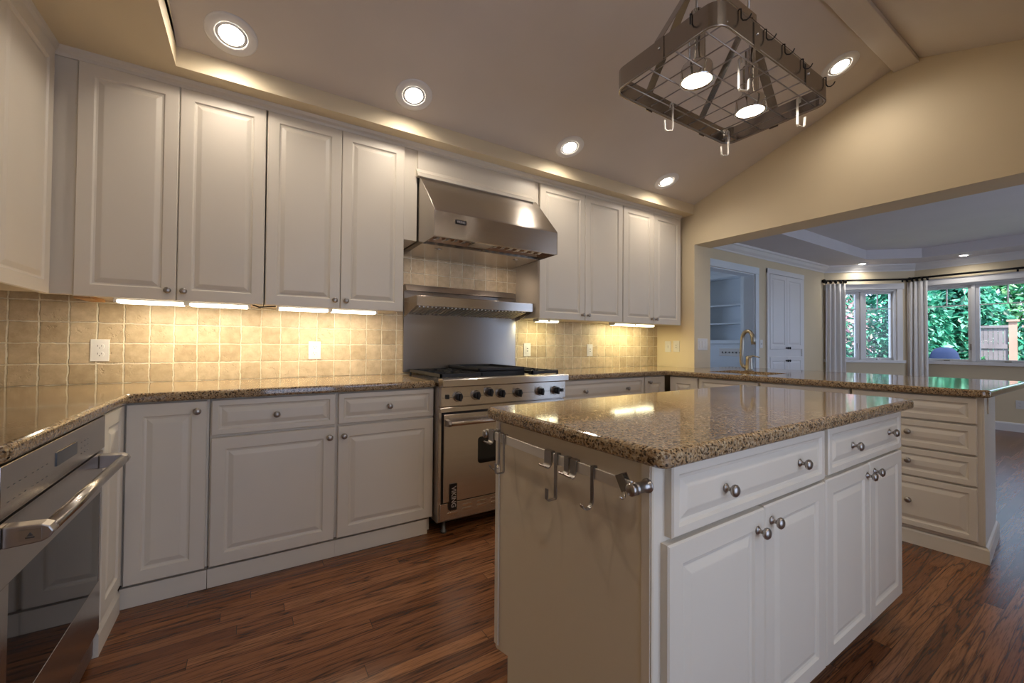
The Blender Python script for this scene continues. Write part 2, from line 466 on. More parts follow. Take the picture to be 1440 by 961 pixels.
def thing(name, label, cat, loc=(0, 0, 0), rotz=0.0, group=None, rot=None):
    o = bpy.data.objects.new(name, None); C.objects.link(o)
    o.empty_display_size = 0.05
    o.location = loc; o.rotation_euler = rot if rot else (0, 0, rotz)
    o['label'] = label; o['category'] = cat
    if group: o['group'] = group
    return o


def tag(o, label, cat, group=None, kind=None):
    o['label'] = label; o['category'] = cat
    if group: o['group'] = group
    if kind: o['kind'] = kind
    return o


def dup(root, loc, label, rot=None):
    r = root.copy(); C.objects.link(r); r.location = loc
    if rot is not None: r.rotation_euler = rot
    r['label'] = label
    for ch in [c for c in bpy.data.objects if c.parent == root]:
        c = ch.copy(); C.objects.link(c); c.parent = r
        for g in [x for x in bpy.data.objects if x.parent == ch]:
            d = g.copy(); C.objects.link(d); d.parent = c
    return r


def struct(name, mb, m, parent=None, **k):
    return mb.build(name, m, parent, kind=None if parent else 'structure', **k)


def fillet_poly(pts, rads, inset=0.0, seg=6):
    """counter-clockwise polygon, inset inwards, corners rounded"""
    n = len(pts); out = []
    P = [Vector((*p, 0)) for p in pts]
    def nrm(a, b):
        d = (b - a).normalized(); return Vector((-d.y, d.x, 0))
    for i in range(n):
        a, b, c = P[i - 1], P[i], P[(i + 1) % n]
        n1, n2 = nrm(a, b), nrm(b, c)
        k = 1 + n1.dot(n2)
        q = b + (n1 + n2) * (inset / k)
        r = rads[i]
        if r <= 0:
            out += [(q.x, q.y)] * 1
            continue
        d1 = (a - b).normalized(); d2 = (c - b).normalized()
        convex = (b - a).cross(c - b).z > 0
        rr = max(r - inset, 0.0005) if convex else r + inset
        half = math.acos(max(-1, min(1, d1.dot(d2)))) / 2
        t = rr / math.tan(half)
        cen = q + (d1 + d2).normalized() * (rr / math.sin(half))
        s0 = (q + d1 * t) - cen; s1 = (q + d2 * t) - cen
        a0 = math.atan2(s0.y, s0.x); a1 = math.atan2(s1.y, s1.x)
        da = (a1 - a0 + PI) % (2 * PI) - PI
        for j in range(seg + 1):
            an = a0 + da * j / seg
            out.append((cen.x + rr * math.cos(an), cen.y + rr * math.sin(an)))
    return out


def slab(pts, rads, z0, z1, rr=0.014, seg=4):
    """stone slab with rounded top and bottom edges"""
    lps = []
    prof = [(rr * (1 - math.sin(a)), z0 + rr * 0.6 * (1 - math.cos(a))) for a in [PI / 2 * k / seg for k in range(seg + 1)]]
    prof = [(rr * (1 - math.sin(a)), z0 + rr * (1 - math.cos(a))) for a in [PI / 2 * k / seg for k in range(seg + 1)]]
    prof2 = [(rr * (1 - math.cos(a)), z1 - rr * (1 - math.sin(a))) for a in [PI / 2 * k / seg for k in range(seg + 1)]]
    for ins, z in prof + prof2:
        lps.append([(x, y, z) for x, y in fillet_poly(pts, rads, ins)])
    return MB().loops(lps)


def sweep(path, prof, z=0.0, inward=1):
    """profile (offset, z) swept along a 2D polyline with mitred corners; offset to the left of travel * inward"""
    P = [Vector((*p, 0)) for p in path]; lps = []
    for i, p in enumerate(P):
        d1 = (p - P[i - 1]).normalized() if i else (P[1] - p).normalized()
        d2 = (P[i + 1] - p).normalized() if i < len(P) - 1 else d1
        n1 = Vector((-d1.y, d1.x, 0)); n2 = Vector((-d2.y, d2.x, 0))
        nn = (n1 + n2) / (1 + n1.dot(n2)) * inward
        lps.append([(p.x + nn.x * o, p.y + nn.y * o, z + h) for o, h in prof])
    return MB().loops(lps)


def apply_boolean(o, cutter):
    md = o.modifiers.new('cut', 'BOOLEAN'); md.operation = 'DIFFERENCE'; md.object = cutter; md.solver = 'EXACT'
    dg = bpy.context.evaluated_depsgraph_get(); dg.update()
    me = bpy.data.meshes.new_from_object(o.evaluated_get(dg))
    o.modifiers.remove(md); o.data = me
    bpy.data.objects.remove(cutter)


def text(name, s, size, m, parent, loc, rot, depth=0.0006, sx=1.0):
    cu = bpy.data.curves.new(name, 'FONT'); cu.body = s; cu.size = size; cu.extrude = depth
    cu.align_x = 'CENTER'; cu.align_y = 'CENTER'; cu.offset = size * 0.012
    t = bpy.data.objects.new(name, cu); C.objects.link(t)
    dg = bpy.context.evaluated_depsgraph_get(); dg.update()
    me = bpy.data.meshes.new_from_object(t.evaluated_get(dg))
    bpy.data.objects.remove(t)
    me.materials.clear(); me.materials.append(m)
    o = bpy.data.objects.new(name, me); C.objects.link(o)
    o.parent = parent; o.location = loc; o.rotation_euler = rot; o.scale = (sx, 1, 1)
    return o


def zc(y):
    """height of the sloped kitchen ceiling"""
    return 2.545 + 0.34 * ((-0.447 - y) if y > -2.04 else (-0.447 + 2.04 - (-2.04 - y)))


# ================================================================== SETTING
struct('floor', MB().prism([(-1.2, 0.2), (-1.2, -5.1), (8.4, -5.1), (9.0, -4.3), (9.0, -0.7), (8.1, 0.2), (6.9, 0.2), (6.9, 2.4), (4.4, 2.4), (4.4, 0.2)], 'z', -0.12, 0.0), OAK)
struct('wall_back', MB().box(-1.22, 3.76, 0.0, 0.15, 0, 2.75), WALLY)
struct('wall_backsplash', MB().box(-1.07, 3.76, -0.010, 0.0, 0.90, 1.81), TILE)
struct('wall_left', MB().box(-1.22, -1.07, -4.15, 0.0, 0, 3.25), WALLY)
YF = -4.0
# right wall with the wide opening to the dining room
mb = MB()
mb.prism([(0.0, 0), (0.0, zc(0) + .03), (-0.455, zc(-0.455) + .03), (-0.455, 0)][::-1], 'x', 3.76, 4.03)
mb.prism([(-0.455, 2.145), (-0.455, zc(-0.455) + .03), (-2.04, zc(-2.04) + .03), (-4.0, zc(-4.0) + .03), (-4.0, 2.145)], 'x', 3.76, 4.03)
mb.prism([(-4.0, 0), (-4.0, 2.7), (-4.95, 2.7), (-4.95, 0)], 'x', 3.76, 4.03)
struct('wall_right', mb, WALLY)
# wall behind the camera with glazed garden doors
mb = MB()
for a in [(-1.22, 0.1, 0, 3.3), (1.9, 3.9, 0, 3.3), (0.1, 1.9, 0, 0.06), (0.1, 1.9, 2.12, 3.3)]:
    mb.box(a[0], a[1], YF - 0.15, YF, a[2], a[3])
struct('wall_front', mb, WALLY)
mb = MB()
for x0, x1, z0, z1 in [(0.1, 1.9, 0.06, 0.2), (0.1, 1.9, 2.05, 2.12), (0.1, 0.18, 0.2, 2.05), (1.82, 1.9, 0.2, 2.05), (0.93, 1.07, 0.2, 2.05)]:
    mb.box(x0, x1, YF - 0.1, YF + 0.01, z0, z1)
wf = struct('door_2', mb, TRIM)
struct('pane', MB().box(0.16, 1.84, YF - 0.06, YF - 0.055, 0.18, 2.07), GLASS, wf)

# sloped ceiling
mb = MB()
mb.prism([(-0.40, zc(-0.40)), (-2.04, zc(-2.04)), (-4.2, zc(-4.2)), (-4.2, zc(-4.2) + .12), (-2.04, zc(-2.04) + .12), (-0.40, zc(-0.40) + .12)], 'x', -1.2, 3.76)
struct('ceiling', mb, CEIL)
# soffit over the cabinets (along the back wall and the left wall)
mb = MB()
mb.loops([[(x, y, z) for x, y in [(-1.07, 0), (-1.07, YF), (-0.297, YF), (-0.297, -0.452), (3.76, -0.452), (3.76, 0)]] for z in (2.45, 2.58)])
mb.prism([(-0.40, 2.57), (-0.40, zc(-0.40) + .02), (-2.04, zc(-2.04) + .02), (YF, zc(YF) + .02), (YF, 2.45), (-1.0, 2.57)], 'x', -1.06, -0.297)
struct('trim_1', mb, WALLY)
# ridge beam
struct('trim_2', MB().box(-0.296, 3.76, -2.105, -1.975, 3.037, 3.15), CEIL, bevel=0.003)

# ---- dining room shell
DZ = 2.44
mb = MB()  # wall A with a doorway
mb.box(4.03, 4.70, 0, 0.14, 0, DZ + .05); mb.box(5.775, 8.05, 0, 0.14, 0, DZ + .05); mb.box(4.70, 5.775, 0, 0.14, 2.11, DZ + .05)
struct('wall_dining_back', mb, WALLY)
S2 = 2 ** -0.5


def wall_holes(L, H, th, holes, name, loc, rotz, m=WALLY):
    """holes: (x0,x1,z0,z1) sorted in x; inside face at local y=0, thickness towards +y"""
    mb = MB(); x = 0
    for x0, x1, z0, z1 in holes:
        mb.box(x, x0, 0, th, 0, H); mb.box(x0, x1, 0, th, 0, z0); mb.box(x0, x1, 0, th, z1, H); x = x1
    mb.box(x, L, 0, th, 0, H)
    o = struct(name, mb, m); o.location = loc; o.rotation_euler = (0, 0, rotz)
    return o


def bay_window(name, x0, x1, panes, z0, z1, zmun, loc, rotz):
    """casing, sashes, muntins and panes; panes list of (x0,x1)"""
    mb = MB()
    mb.box(x0 - 0.075, x0, -0.02, 0.0, z0 - 0.02, z1 + 0.085); mb.box(x1, x1 + 0.075, -0.02, 0.0, z0 - 0.02, z1 + 0.085)
    mb.box(x0 - 0.09, x1 + 0.09, -0.028, 0.0, z1, z1 + 0.09)
    mb.box(x0 - 0.10, x1 + 0.10, -0.05, 0.12, z0 - 0.045, z0)          # sill
    mb.box(x0, x1, 0.0, 0.14, z1 - 0.03, z1); mb.box(x0, x0 + 0.03, 0.0, 0.14, z0, z1); mb.box(x1 - 0.03, x1, 0.0, 0.14, z0, z1)
    o = struct(name, mb, TRIM, bevel=0.003); o.location = loc; o.rotation_euler = (0, 0, rotz)
    fr = MB(); fr.box(x0 + .03, panes[0][0] - 0.0, 0.05, 0.10, z0, z1 - .03); fr.box(panes[-1][1], x1 - .03, 0.05, 0.10, z0, z1 - .03)
    for (a, b), (c, d) in zip(panes, panes[1:]):
        fr.box(b, c, 0.045, 0.10, z0, z1 - .03)
        fr.box((b + c) / 2 - 0.018, (b + c) / 2 + 0.018, 0.02, 0.05, z0, z1 - .03)
    for a, b in panes:
        fr.box(a, b, 0.05, 0.10, z0, z0 + 0.035); fr.box(a, b, 0.05, 0.10, z1 - 0.065, z1 - 0.03)
    struct('sash', fr, TRIM, o, bevel=0.002)
    mu = MB(); gl = []
    for a, b in panes:
        mu.box(a, b, 0.068, 0.082, zmun - 0.007, zmun + 0.007)
        c = (a + b) / 2; mu.box(c - 0.007, c + 0.007, 0.068, 0.082, zmun, z1 - 0.06)
    struct('muntin', mu, TRIM, o)
    for a, b in panes:
        struct('pane', MB().box(a, b, 0.073, 0.077, z0 + 0.03, z1 - 0.06), GLASS, o)
    la = MB()
    for a, b in panes[:2]:
        la.box(b + 0.02, b + 0.03, 0.03, 0.05, z0 + 0.17, z0 + 0.26)
        la.box((a + b) / 2 - 0.03, (a + b) / 2 + 0.03, 0.03, 0.05, z0 + 0.005, z0 + 0.02)
    struct('latch', la, NICKEL, o)
    return o


wall_holes(1.245, DZ + .05, 0.15, [(0.085, 1.0, 0.93, 2.05)], 'wall_bay', (7.92, 0, 0), -PI / 4)
bay_window('window_1', 0.085, 1.0, [(0.125, 0.468), (0.612, 0.957)], 0.93, 2.05, 1.745, (7.92, 0, 0), -PI / 4)
wall_holes(3.02, DZ + .05, 0.15, [(0.077, 2.93, 0.93, 2.08)], 'wall_bay_long', (8.80, -0.88, 0), -PI / 2)
bay_window('window_2', 0.077, 2.93, [(0.117, 0.559), (0.671, 1.195), (1.307, 1.83), (1.942, 2.40), (2.51, 2.89)], 0.93, 2.08, 1.757, (8.80, -0.88, 0), -PI / 2)
wall_holes(1.245, DZ + .05, 0.15, [], 'wall_bay_far', (8.80, -3.90, 0), -PI * 3 / 4)
wall_holes(4.4, DZ + .05, 0.15, [(0.35, 3.75, 0.08, 2.2)], 'wall_dining_front', (8.10, -4.78, 0), PI)
mb = MB()
for x0, x1, z0, z1 in [(4.35, 7.75, 0.08, 0.14), (4.35, 7.75, 2.14, 2.2)] + [(x, x + 0.07, 0.14, 2.14) for x in (4.35, 5.455, 6.575, 7.68)]:
    mb.box(x0, x1, -4.88, -4.80, z0, z1)
wf = struct('window_3', mb, TRIM)
struct('pane', MB().box(4.37, 7.73, -4.842, -4.838, 0.1, 2.18), GLASS, wf)
# tray ceiling: border + raised centre
inn = [(4.9, -.597), (7.76, -.597), (8.257, -1.09), (8.257, -3.7), (7.76, -4.2), (4.9, -4.2), (4.4, -3.7), (4.4, -1.09)]
out = [(4.9, .12), (8.05, .12), (8.93, -.8), (8.93, -3.98), (8.05, -4.90), (4.9, -4.90), (4.0, -4.90), (4.0, .12)]
mb = MB()
mb.loops([[(*p, DZ) for p in out], [(*p, DZ) for p in inn], [(*p, DZ + .14) for p in inn], [(*p, DZ + .26) for p in inn], [(*p, DZ + .26) for p in out]], cap0=False, cap1=False)
mb.loops([[(*p, DZ + .14) for p in inn], [(*p, DZ + .26) for p in inn]])
struct('ceiling_dining', mb, DCEIL, recalc=True)
path = [(4.03, -0.46), (4.03, 0.0), (7.92, 0.0), (8.80, -0.88), (8.80, -3.9), (7.92, -4.78), (4.03, -4.78)]
crown = [(0, 2.335), (0.012, 2.335), (0.016, 2.352), (0.045, 2.378), (0.066, 2.41), (0.085, 2.418), (0.09, 2.44), (0, 2.44)]
struct('trim_3', sweep(path[1:], crown, inward=-1), TRIM)
base = [(0, 0), (0.016, 0), (0.016, 0.10), (0.010, 0.115), (0, 0.12)]
struct('baseboard_bay', sweep([(7.25, 0.0)] + path[2:], base, inward=-1), TRIM)
# doorway casing
mb = MB()
mb.box(5.775, 5.86, -0.02, 0.0, 0, 2.20); mb.box(4.62, 4.70, -0.02, 0.0, 0, 2.20); mb.box(4.62, 5.86, -0.024, 0.0, 2.11, 2.20)
mb.box(5.76, 5.775, 0, 0.14, 0, 2.11); mb.box(4.70, 4.715, 0, 0.14, 0, 2.11); mb.box(4.70, 5.775, 0, 0.14, 2.095, 2.11)
struct('door_1', mb, BLUEW, bevel=0.003)
# small side room seen through the doorway
wall_holes(2.25, 2.6, 0.28, [(1.04, 1.76, 1.23, 2.26)], 'wall_side_right', (6.60, 2.39, 0), -PI / 2, BLUEW)
struct('wall_side_left', MB().box(4.28, 4.40, 0.14, 2.35, 0, 2.6), BLUEW)
mb = MB()
for a in [(4.4, 4.7, 0, 2.6), (6.3, 6.6, 0, 2.6), (4.7, 6.3, 0, 0.8), (4.7, 6.3, 2.2, 2.6)]:
    mb.box(a[0], a[1], 2.25, 2.4, a[2], a[3])
struct('wall_side_back', mb, BLUEW)
struct('ceiling_side', MB().box(4.28, 6.9, 0.14, 2.4, 2.56, 2.68), TRIM)
mb = MB()
for x0, x1, z0, z1 in [(4.7, 6.3, 0.8, 0.86), (4.7, 6.3, 2.14, 2.2), (4.7, 4.76, 0.86, 2.14), (6.24, 6.3, 0.86, 2.14), (5.47, 5.53, 0.86, 2.14)]:
    mb.box(x0, x1, 2.26, 2.36, z0, z1)
o = struct('window_4', mb, TRIM); struct('pane', MB().box(4.75, 6.25, 2.30, 2.305, 0.85, 2.15), GLASS, o)


# ================================================================== CABINETS
def knobs(parent, pts, y=-0.02, r=0.0155):
    for x, z in pts:
        MB().knob(x, z, y, r).build('knob', NICKEL, parent)


def cabinet(name, label, loc, rotz, w, z0, z1, depth, fronts, kick=False, group=None, body=(0, 0), r=0.0155, cat='cabinet', kick_trim=0.0):
    """fronts: (kind, x0, x1, z0, z1, [(kx,kz)...]); local front plane y=0 faces -y"""
    t = thing(name, label, cat, loc, rotz, group)
    mb = MB(); mb.box(body[0], w + body[1], 0, depth, z0, z1)
    mb.build('body', CAB, t, bevel=0.0015)
    if kick:
        MB().box(body[0], w + body[1], 0.045, depth, 0, z0 + .001).build('plinth', CAB, t)
        MB().box(body[0], w + body[1] + kick_trim, -0.004, 0.046, 0, 0.086).build('toe_kick', CAB, t, bevel=0.001)
    for kind, a, b, c, d, kn in fronts:
        o = MB().door(a, b, c, d, rail=0.055 if kind == 'door' else 0.026).build(kind, CAB, t)
        knobs(o, kn, r=r)
    return t


# --- uppers on the back wall (front of doors y=-0.35)
UY = -0.33
def upper(x0, xs, x1, label, tag_):
    w = x1 - x0
    t = cabinet('wall_cabinet', label, (x0, UY, 0), 0, w, 1.345, 2.445, 0.318,
                [('door', 0.002, xs - x0 - 0.0015, 1.338, 2.405, [(xs - x0 - 0.032, 1.385)]), ('door', xs - x0 + 0.0015, w - 0.002, 1.338, 2.405, [(xs - x0 + 0.03, 1.385)])],
                group='cream wall cabinets along the tiled wall')
    return t
upper(-0.655, -0.291, 0.080, 'cream two-door wall cabinet in the left corner, above the left outlet', 0)
upper(0.084, 0.468, 0.848, 'cream two-door wall cabinet directly left of the range hood', 0)
upper(1.925, 2.402, 2.856, 'cream two-door wall cabinet directly right of the range hood', 0)
upper(2.860, 3.278, 3.692, 'cream two-door wall cabinet at the far right end, against the yellow wall', 0)
# corner filler and left wall cabinet
t = thing('corner_filler', 'narrow recessed cream filler strip in the corner between the left wall cabinets', 'filler', (-0.70, -0.33, 0))
MB().box(-0.05, 0.044, 0, 0.05, 1.345, 2.445).build('panel', CAB, t)
t = cabinet('wall_cabinet', 'cream wall cabinet on the left wall, cut off by the photo edge', (-0.74, -0.84, 0), PI / 2, 0.49, 1.345, 2.445, 0.328,
            [('door', 0.0, 0.475, 1.338, 2.405, [])])
t = cabinet('wall_cabinet', 'second wall cabinet on the left wall, nearer than the corner one', (-0.74, -1.74, 0), PI / 2, 0.898, 1.345, 2.445, 0.328,
            [('door', 0.0, 0.447, 1.338, 2.405, [(0.42, 1.385)]), ('door', 0.45, 0.896, 1.338, 2.405, [(0.475, 1.385)])])
# crown moulding over the cabinets
cr = [(0.0, 2.408), (0.010, 2.408), (0.014, 2.422), (0.026, 2.432), (0.030, 2.4495), (0.0, 2.4495)]
struct('trim_4', sweep([(-0.74, -3.0), (-0.74, -0.33), (3.70, -0.33)], [(o + 0.0, h) for o, h in cr], inward=-1), CAB)
# hood surround
t = thing('hood_surround', 'cream panel with a ledge moulding above the steel range hood', 'panel', (0, 0, 0))
each(MB().box(0.851, 0.936, -0.33, -0.012, 1.81, 2.445).box(1.882, 1.922, -0.33, -0.012, 1.81, 2.445), 'filler', CAB, t)
MB().box(0.936, 1.882, -0.345, -0.30, 2.245, 2.405).build('face_panel', CAB, t, bevel=0.002)
MB().prism([(-0.345, 2.225), (-0.385, 2.225), (-0.385, 2.240), (-0.37, 2.246), (-0.372, 2.256), (-0.36, 2.266), (-0.345, 2.285)], 'x', 0.922, 1.845).build('ledge', CAB, t)

# --- base cabinets on the back wall (front of doors y=-0.61)
BY = -0.59
t = cabinet('base_cabinet', 'narrow one-door base cabinet in the left corner', (-0.43, BY, 0), 0, 0.298, 0.10, 0.872, 0.575,
            [('door', 0.012, 0.290, 0.100, 0.866, [(0.255, 0.822)])], kick=True)
t = cabinet('base_cabinet', 'base cabinet with one drawer over a wide door, left of centre', (-0.13, BY, 0), 0, 0.545, 0.10, 0.872, 0.575,
            [('drawer', 0.006, 0.538, 0.702, 0.866, [(0.268, 0.782)]), ('door', 0.006, 0.538, 0.100, 0.690, [(0.510, 0.640)])], kick=True)
t = cabinet('base_cabinet', 'base cabinet with a drawer over a door, directly left of the range', (0.415, BY, 0), 0, 0.545, 0.10, 0.872, 0.575,
            [('drawer', 0.008, 0.542, 0.702, 0.866, [(0.276, 0.782)]), ('door', 0.008, 0.542, 0.100, 0.690, [(0.036, 0.640)])], kick=True, kick_trim=-0.03)
t = cabinet('base_cabinet', 'base cabinet with one wide two-knob drawer, right of the range', (1.914, BY, 0), 0, 0.926, 0.10, 0.872, 0.575,
            [('drawer', 0.006, 0.920, 0.702, 0.866, [(0.250, 0.782), (0.712, 0.782)]), ('door', 0.006, 0.462, 0.10, 0.690, [(0.43, 0.64)]), ('door', 0.466, 0.920, 0.10, 0.690, [(0.50, 0.64)])], kick=True)
t = cabinet('base_cabinet', 'narrow one-door base cabinet in the right corner beside the peninsula', (2.842, BY, 0), 0, 0.27, 0.10, 0.872, 0.575,
            [('door', 0.004, 0.262, 0.10, 0.866, [(0.05, 0.822)])], kick=True)

# --- peninsula, running towards the camera under the opening
PR = R(-85.407)
pl = (3.125, -0.61)
pd = (math.cos(PR), math.sin(PR)); pn = (-math.sin(PR), math.cos(PR))
def ploc(s, off=0.02):
    return (pl[0] + pd[0] * s + pn[0] * off, pl[1] + pd[1] * s + pn[1] * off, 0)
G = 'cream peninsula base cabinets'
cabinet('base_cabinet', 'first peninsula base cabinet in the corner, one narrow door', ploc(0.03), PR, 0.258, 0.10, 0.872, 0.55,
        [('door', 0.004, 0.250, 0.10, 0.866, [])], kick=True, group=G)
cabinet('base_cabinet', 'peninsula cabinet under the sink faucet, two doors below false fronts', ploc(0.292), PR, 0.996, 0.10, 0.872, 0.55,
        [('drawer', 0.004, 0.455, 0.702, 0.866, []), ('drawer', 0.470, 0.990, 0.702, 0.866, []), ('door', 0.004, 0.455, 0.10, 0.69, [(0.42, 0.64)]), ('door', 0.470, 0.990, 0.10, 0.69, [(0.50, 0.64)])], kick=True, group=G)
t = thing('drawer_cabinet', 'four-drawer cream cabinet at the near end of the peninsula', 'cabinet', ploc(1.292), PR)
MB().box(0, 0.548, 0, 0.575, 0.09, 0.872).build('body', CAB, t, bevel=0.0015)
for a, b in [(0.728, 0.868), (0.563, 0.718), (0.398, 0.553), (0.108, 0.388)]:
    o = MB().door(0.006, 0.530, a, b, rail=0.03).build('drawer', CAB, t)
    knobs(o, [(0.264, (a + b) / 2 + 0.01)] if a < 0.7 else [])
# base moulding wraps the end
bp_ = [(-0.002, 0), (0.022, 0), (0.022, 0.072), (0.016, 0.082), (0.008, 0.087), (-0.002, 0.098)]
sweep([(0.0, 0.022), (0.548, 0.022), (0.548, 0.575)], bp_, inward=-1).build('base_moulding', CAB, t)
MB().box(0, 0.55, 0.016, 0.575, 0, 0.095).build('plinth', CAB, t)
MB().box(0.548, 0.556, 0.0, 0.575, 0.09, 0.872).build('end_panel', CAB, t, bevel=0.001)
MB().box(0.556, 0.562, 0.13, 0.20, 0.775, 0.862).build('cover_plate', CAB, t, bevel=0.001)

# --- left run
t = cabinet('base_cabinet', 'narrow cream filler cabinet between the built-in oven and the corner', (-0.44, -0.90, 0), PI / 2, 0.305, 0.06, 0.872, 0.62,
            [('door', 0.004, 0.285, 0.115, 0.866, [])], kick=False)
MB().prism([(0.0, 0.0), (-0.018, 0.0), (-0.018, 0.075), (-0.010, 0.098), (0.0, 0.10)], 'x', 0.0, 0.285).build('base_moulding', CAB, t)
MB().box(0, 0.285, 0.0, 0.05, 0, 0.06).build('toe_kick', CAB, t)

# oven built under the counter (local: x along the wall away from camera side, front -y)
t = thing('built_in_oven', 'stainless steel oven built in under the left counter', 'oven', (-0.42, -1.645, 0), PI / 2)
OW = 0.737
MB().box(0, OW, 0.022, 0.60, 0.02, 0.872).build('housing', STEELD, t)
cp = MB().box(0.0, OW, -0.004, 0.022, 0.752, 0.868).build('control_panel', STEELY, t, bevel=0.002)
MB().box(0.293, 0.447, -0.0065, -0.003, 0.795, 0.832).build('display', DISPLAY, cp)
mk = MB()
for r_ in range(2):
    for k in range(8):
        x = 0.03 + k * 0.027 + (0.012 if k > 3 else 0)
        mk.box(x, x + 0.009, -0.0046, -0.0035, 0.783 + r_ * 0.032, 0.7845 + r_ * 0.032)
for r_ in range(3):
    for k in range(3):
        mk.box(0.49 + k * 0.03, 0.497 + k * 0.03, -0.0046, -0.0035, 0.783 + r_ * 0.018, 0.785 + r_ * 0.018)
mk.build('button_marks', SLOT, cp)
dr = MB()
dr.box(0, OW, 0, 0.02, 0.598, 0.742); dr.box(0, OW, 0, 0.02, 0.105, 0.283); dr.box(0, 0.06, 0, 0.02, 0.283, 0.598); dr.box(OW - 0.018, OW, 0, 0.02, 0.283, 0.598)
door = dr.build('door', STEELY, t, bevel=0.001)
MB().box(0.055, OW - 0.015, 0.001, 0.014, 0.278, 0.602).build('window', GLASSD, door)
MB().box(0.01, OW - 0.01, 0.012, 0.03, 0.02, 0.10).build('vent_panel', STEELD, t)
# handle: round bar on two flat brackets
h = MB().cyl((0.045, -0.062, 0.710), (0.700, -0.062, 0.710), 0.0155, 20)
hb = h.build('handle', STEELY, door)
hk = MB()
for x0, x1 in ((0.02, 0.055), (0.69, 0.725)):
    hk.loops([[(x, -0.078 * math.cos(a * PI / 2) if False else y, z) for y, z in [(0, 0.686), (-0.060, 0.690), (-0.072, 0.697), (-0.079, 0.710), (-0.072, 0.723), (-0.060, 0.729), (0, 0.733)]] for x in (x0, x1)])
each(hk, 'bracket', STEELD, hb, bevel=0.003)

em = MB().box(0.0175, 0.0195, -0.060, -0.026, 0.698, 0.722).build('emblem_plate', NICKEL, t)
eq = MB().box(0.0165, 0.0178, -0.050, -0.036, 0.703, 0.706).prism([(-0.048, 0.708), (-0.038, 0.708), (-0.043, 0.716)], 'x', 0.0165, 0.0178)
eq.build('emblem', SLOT, em)
# --- countertops
zt, zb_ = 0.914, 0.873
o = slab([(-1.065, -0.012), (-1.065, -1.665), (-0.405, -1.665), (-0.405, -0.635), (0.956, -0.635), (0.956, -0.012)],
         [0, 0.02, 0.04, 0.02, 0.004, 0], zb_, zt).build('countertop', GRAN)
tag(o, 'speckled brown granite countertop of the left corner, left of the range', 'countertop', 'granite countertops')
o = slab([(1.910, -0.012), (1.910, -0.635), (3.098, -0.635), (3.250, -2.478), (4.38, -2.478), (4.38, -0.465), (3.755, -0.465), (3.755, -0.012)],
         [0, 0.004, 0.02, 0.04, 0.05, 0.02, 0, 0], zb_, zt).build('countertop', GRAN)
cut = MB().box(3.33, 3.72, -1.33, -0.86, 0.8, 1.0).build('cutter', GRAN)
cv = cut.modifiers.new('b', 'BEVEL'); cv.width = 0.05; cv.segments = 6
apply_boolean(o, cut)
tag(o, 'speckled brown granite countertop with the sink, right of the range and along the peninsula', 'countertop', 'granite countertops')
# sink
t = thing('sink', 'stainless undermount sink set into the peninsula countertop', 'sink', (3.525, -1.095, 0.873))
mb = MB(); lp = []
sq = lambda a, b, z: [(x, y, z) for x, y in fillet_poly([(-a, -b), (a, -b), (a, b), (-a, b)], [0.05] * 4, 0, 5)]
mb.loops([sq(0.215, 0.255, 0), sq(0.19, 0.23, -0.001), sq(0.185, 0.225, -0.16), sq(0.16, 0.2, -0.18)], cap0=False, cap1=True)
so = mb.build('basin', STEEL, t, recalc=False); so.modifiers.new('s', 'SOLIDIFY').thickness = 0.002
MB().lathe([(0.04, 0), (0.04, 0.004), (0.03, 0.005), (0, 0.003)], (0, 0, -0.18)).build('drain', CHROME, t)
# faucet
t = thing('faucet', 'tall gooseneck nickel kitchen faucet standing behind the peninsula sink', 'faucet', (3.77, -0.985, 0.914))
NK = metal('faucet_nickel', (0.36, 0.33, 0.28), 0.3, axis='N')
MB().lathe([(0.036, 0), (0.036, 0.006), (0.031, 0.010), (0.029, 0.02), (0.027, 0.10), (0.029, 0.128), (0.02, 0.134), (0, 0.135)]).build('body', NK, t)
pts = []
for k in range(9):
    a = -PI / 2 - k / 8 * PI / 2
    pts.append((0, 0.075 + 0.035 * math.cos(a) if False else 0.022 + 0.045 * math.sin(k / 8 * PI / 2), 0.028 + 0.05 * (1 - math.cos(k / 8 * PI / 2))))
pts += [(0, 0.067, 0.12), (0, 0.064, 0.19), (0, 0.062, 0.26)]
for k in range(1, 13):
    a = PI * k / 12
    pts.append((-0.01 * k / 12, 0.011 + 0.051 * math.cos(a), 0.27 + 0.085 * math.sin(a)))
pts.append((-0.012, -0.044, 0.235))
n_ = len(pts)
MB().tube(pts, [0.016 if i < n_ - 4 else 0.018 for i in range(n_)], 12).build('spout', NK, t)
MB().tube([(0, -0.005, 0.128), (0, -0.03, 0.134), (-0.005, -0.075, 0.126), (-0.008, -0.095, 0.122)], [0.008, 0.007, 0.006, 0.005], 8).build('lever', NK, t)

# ================================================================== RANGE
t = thing('kitchen_range', 'stainless steel gas range with black knobs between the base cabinets', 'range')
rx0, rx1 = 0.964, 1.902
MB().box(rx0, rx1, -0.66, -0.03, 0.075, 0.885).build('body', STEELD, t, bevel=0.002)
MB().box(rx0, rx1, -0.67, -0.04, 0.878, 0.905).prism([(-0.66, 0.880), (-0.728, 0.880), (-0.735, 0.886), (-0.735, 0.922), (-0.728, 0.929), (-0.66, 0.929)], 'x', rx0, rx1).build('cooktop', STEEL, t, bevel=0.002)
cp = MB().prism([(-0.66, 0.765), (-0.702, 0.765), (-0.702, 0.879), (-0.66, 0.879)], 'x', rx0 + 0.003, rx1 - 0.003).build('control_panel', STEEL, t, bevel=0.002)
MB().box(rx0 + 0.01, rx1 - 0.01, -0.7026, -0.7018, 0.8165, 0.8180).build('seam_line', SLOT, cp)
each(MB().box(rx0 + 0.03, rx0 + 0.05, -0.712, -0.70, 0.810, 0.835).box(rx1 - 0.045, rx1 - 0.027, -0.712, -0.70, 0.807, 0.830), 'switch', BLACK, cp, bevel=0.001)
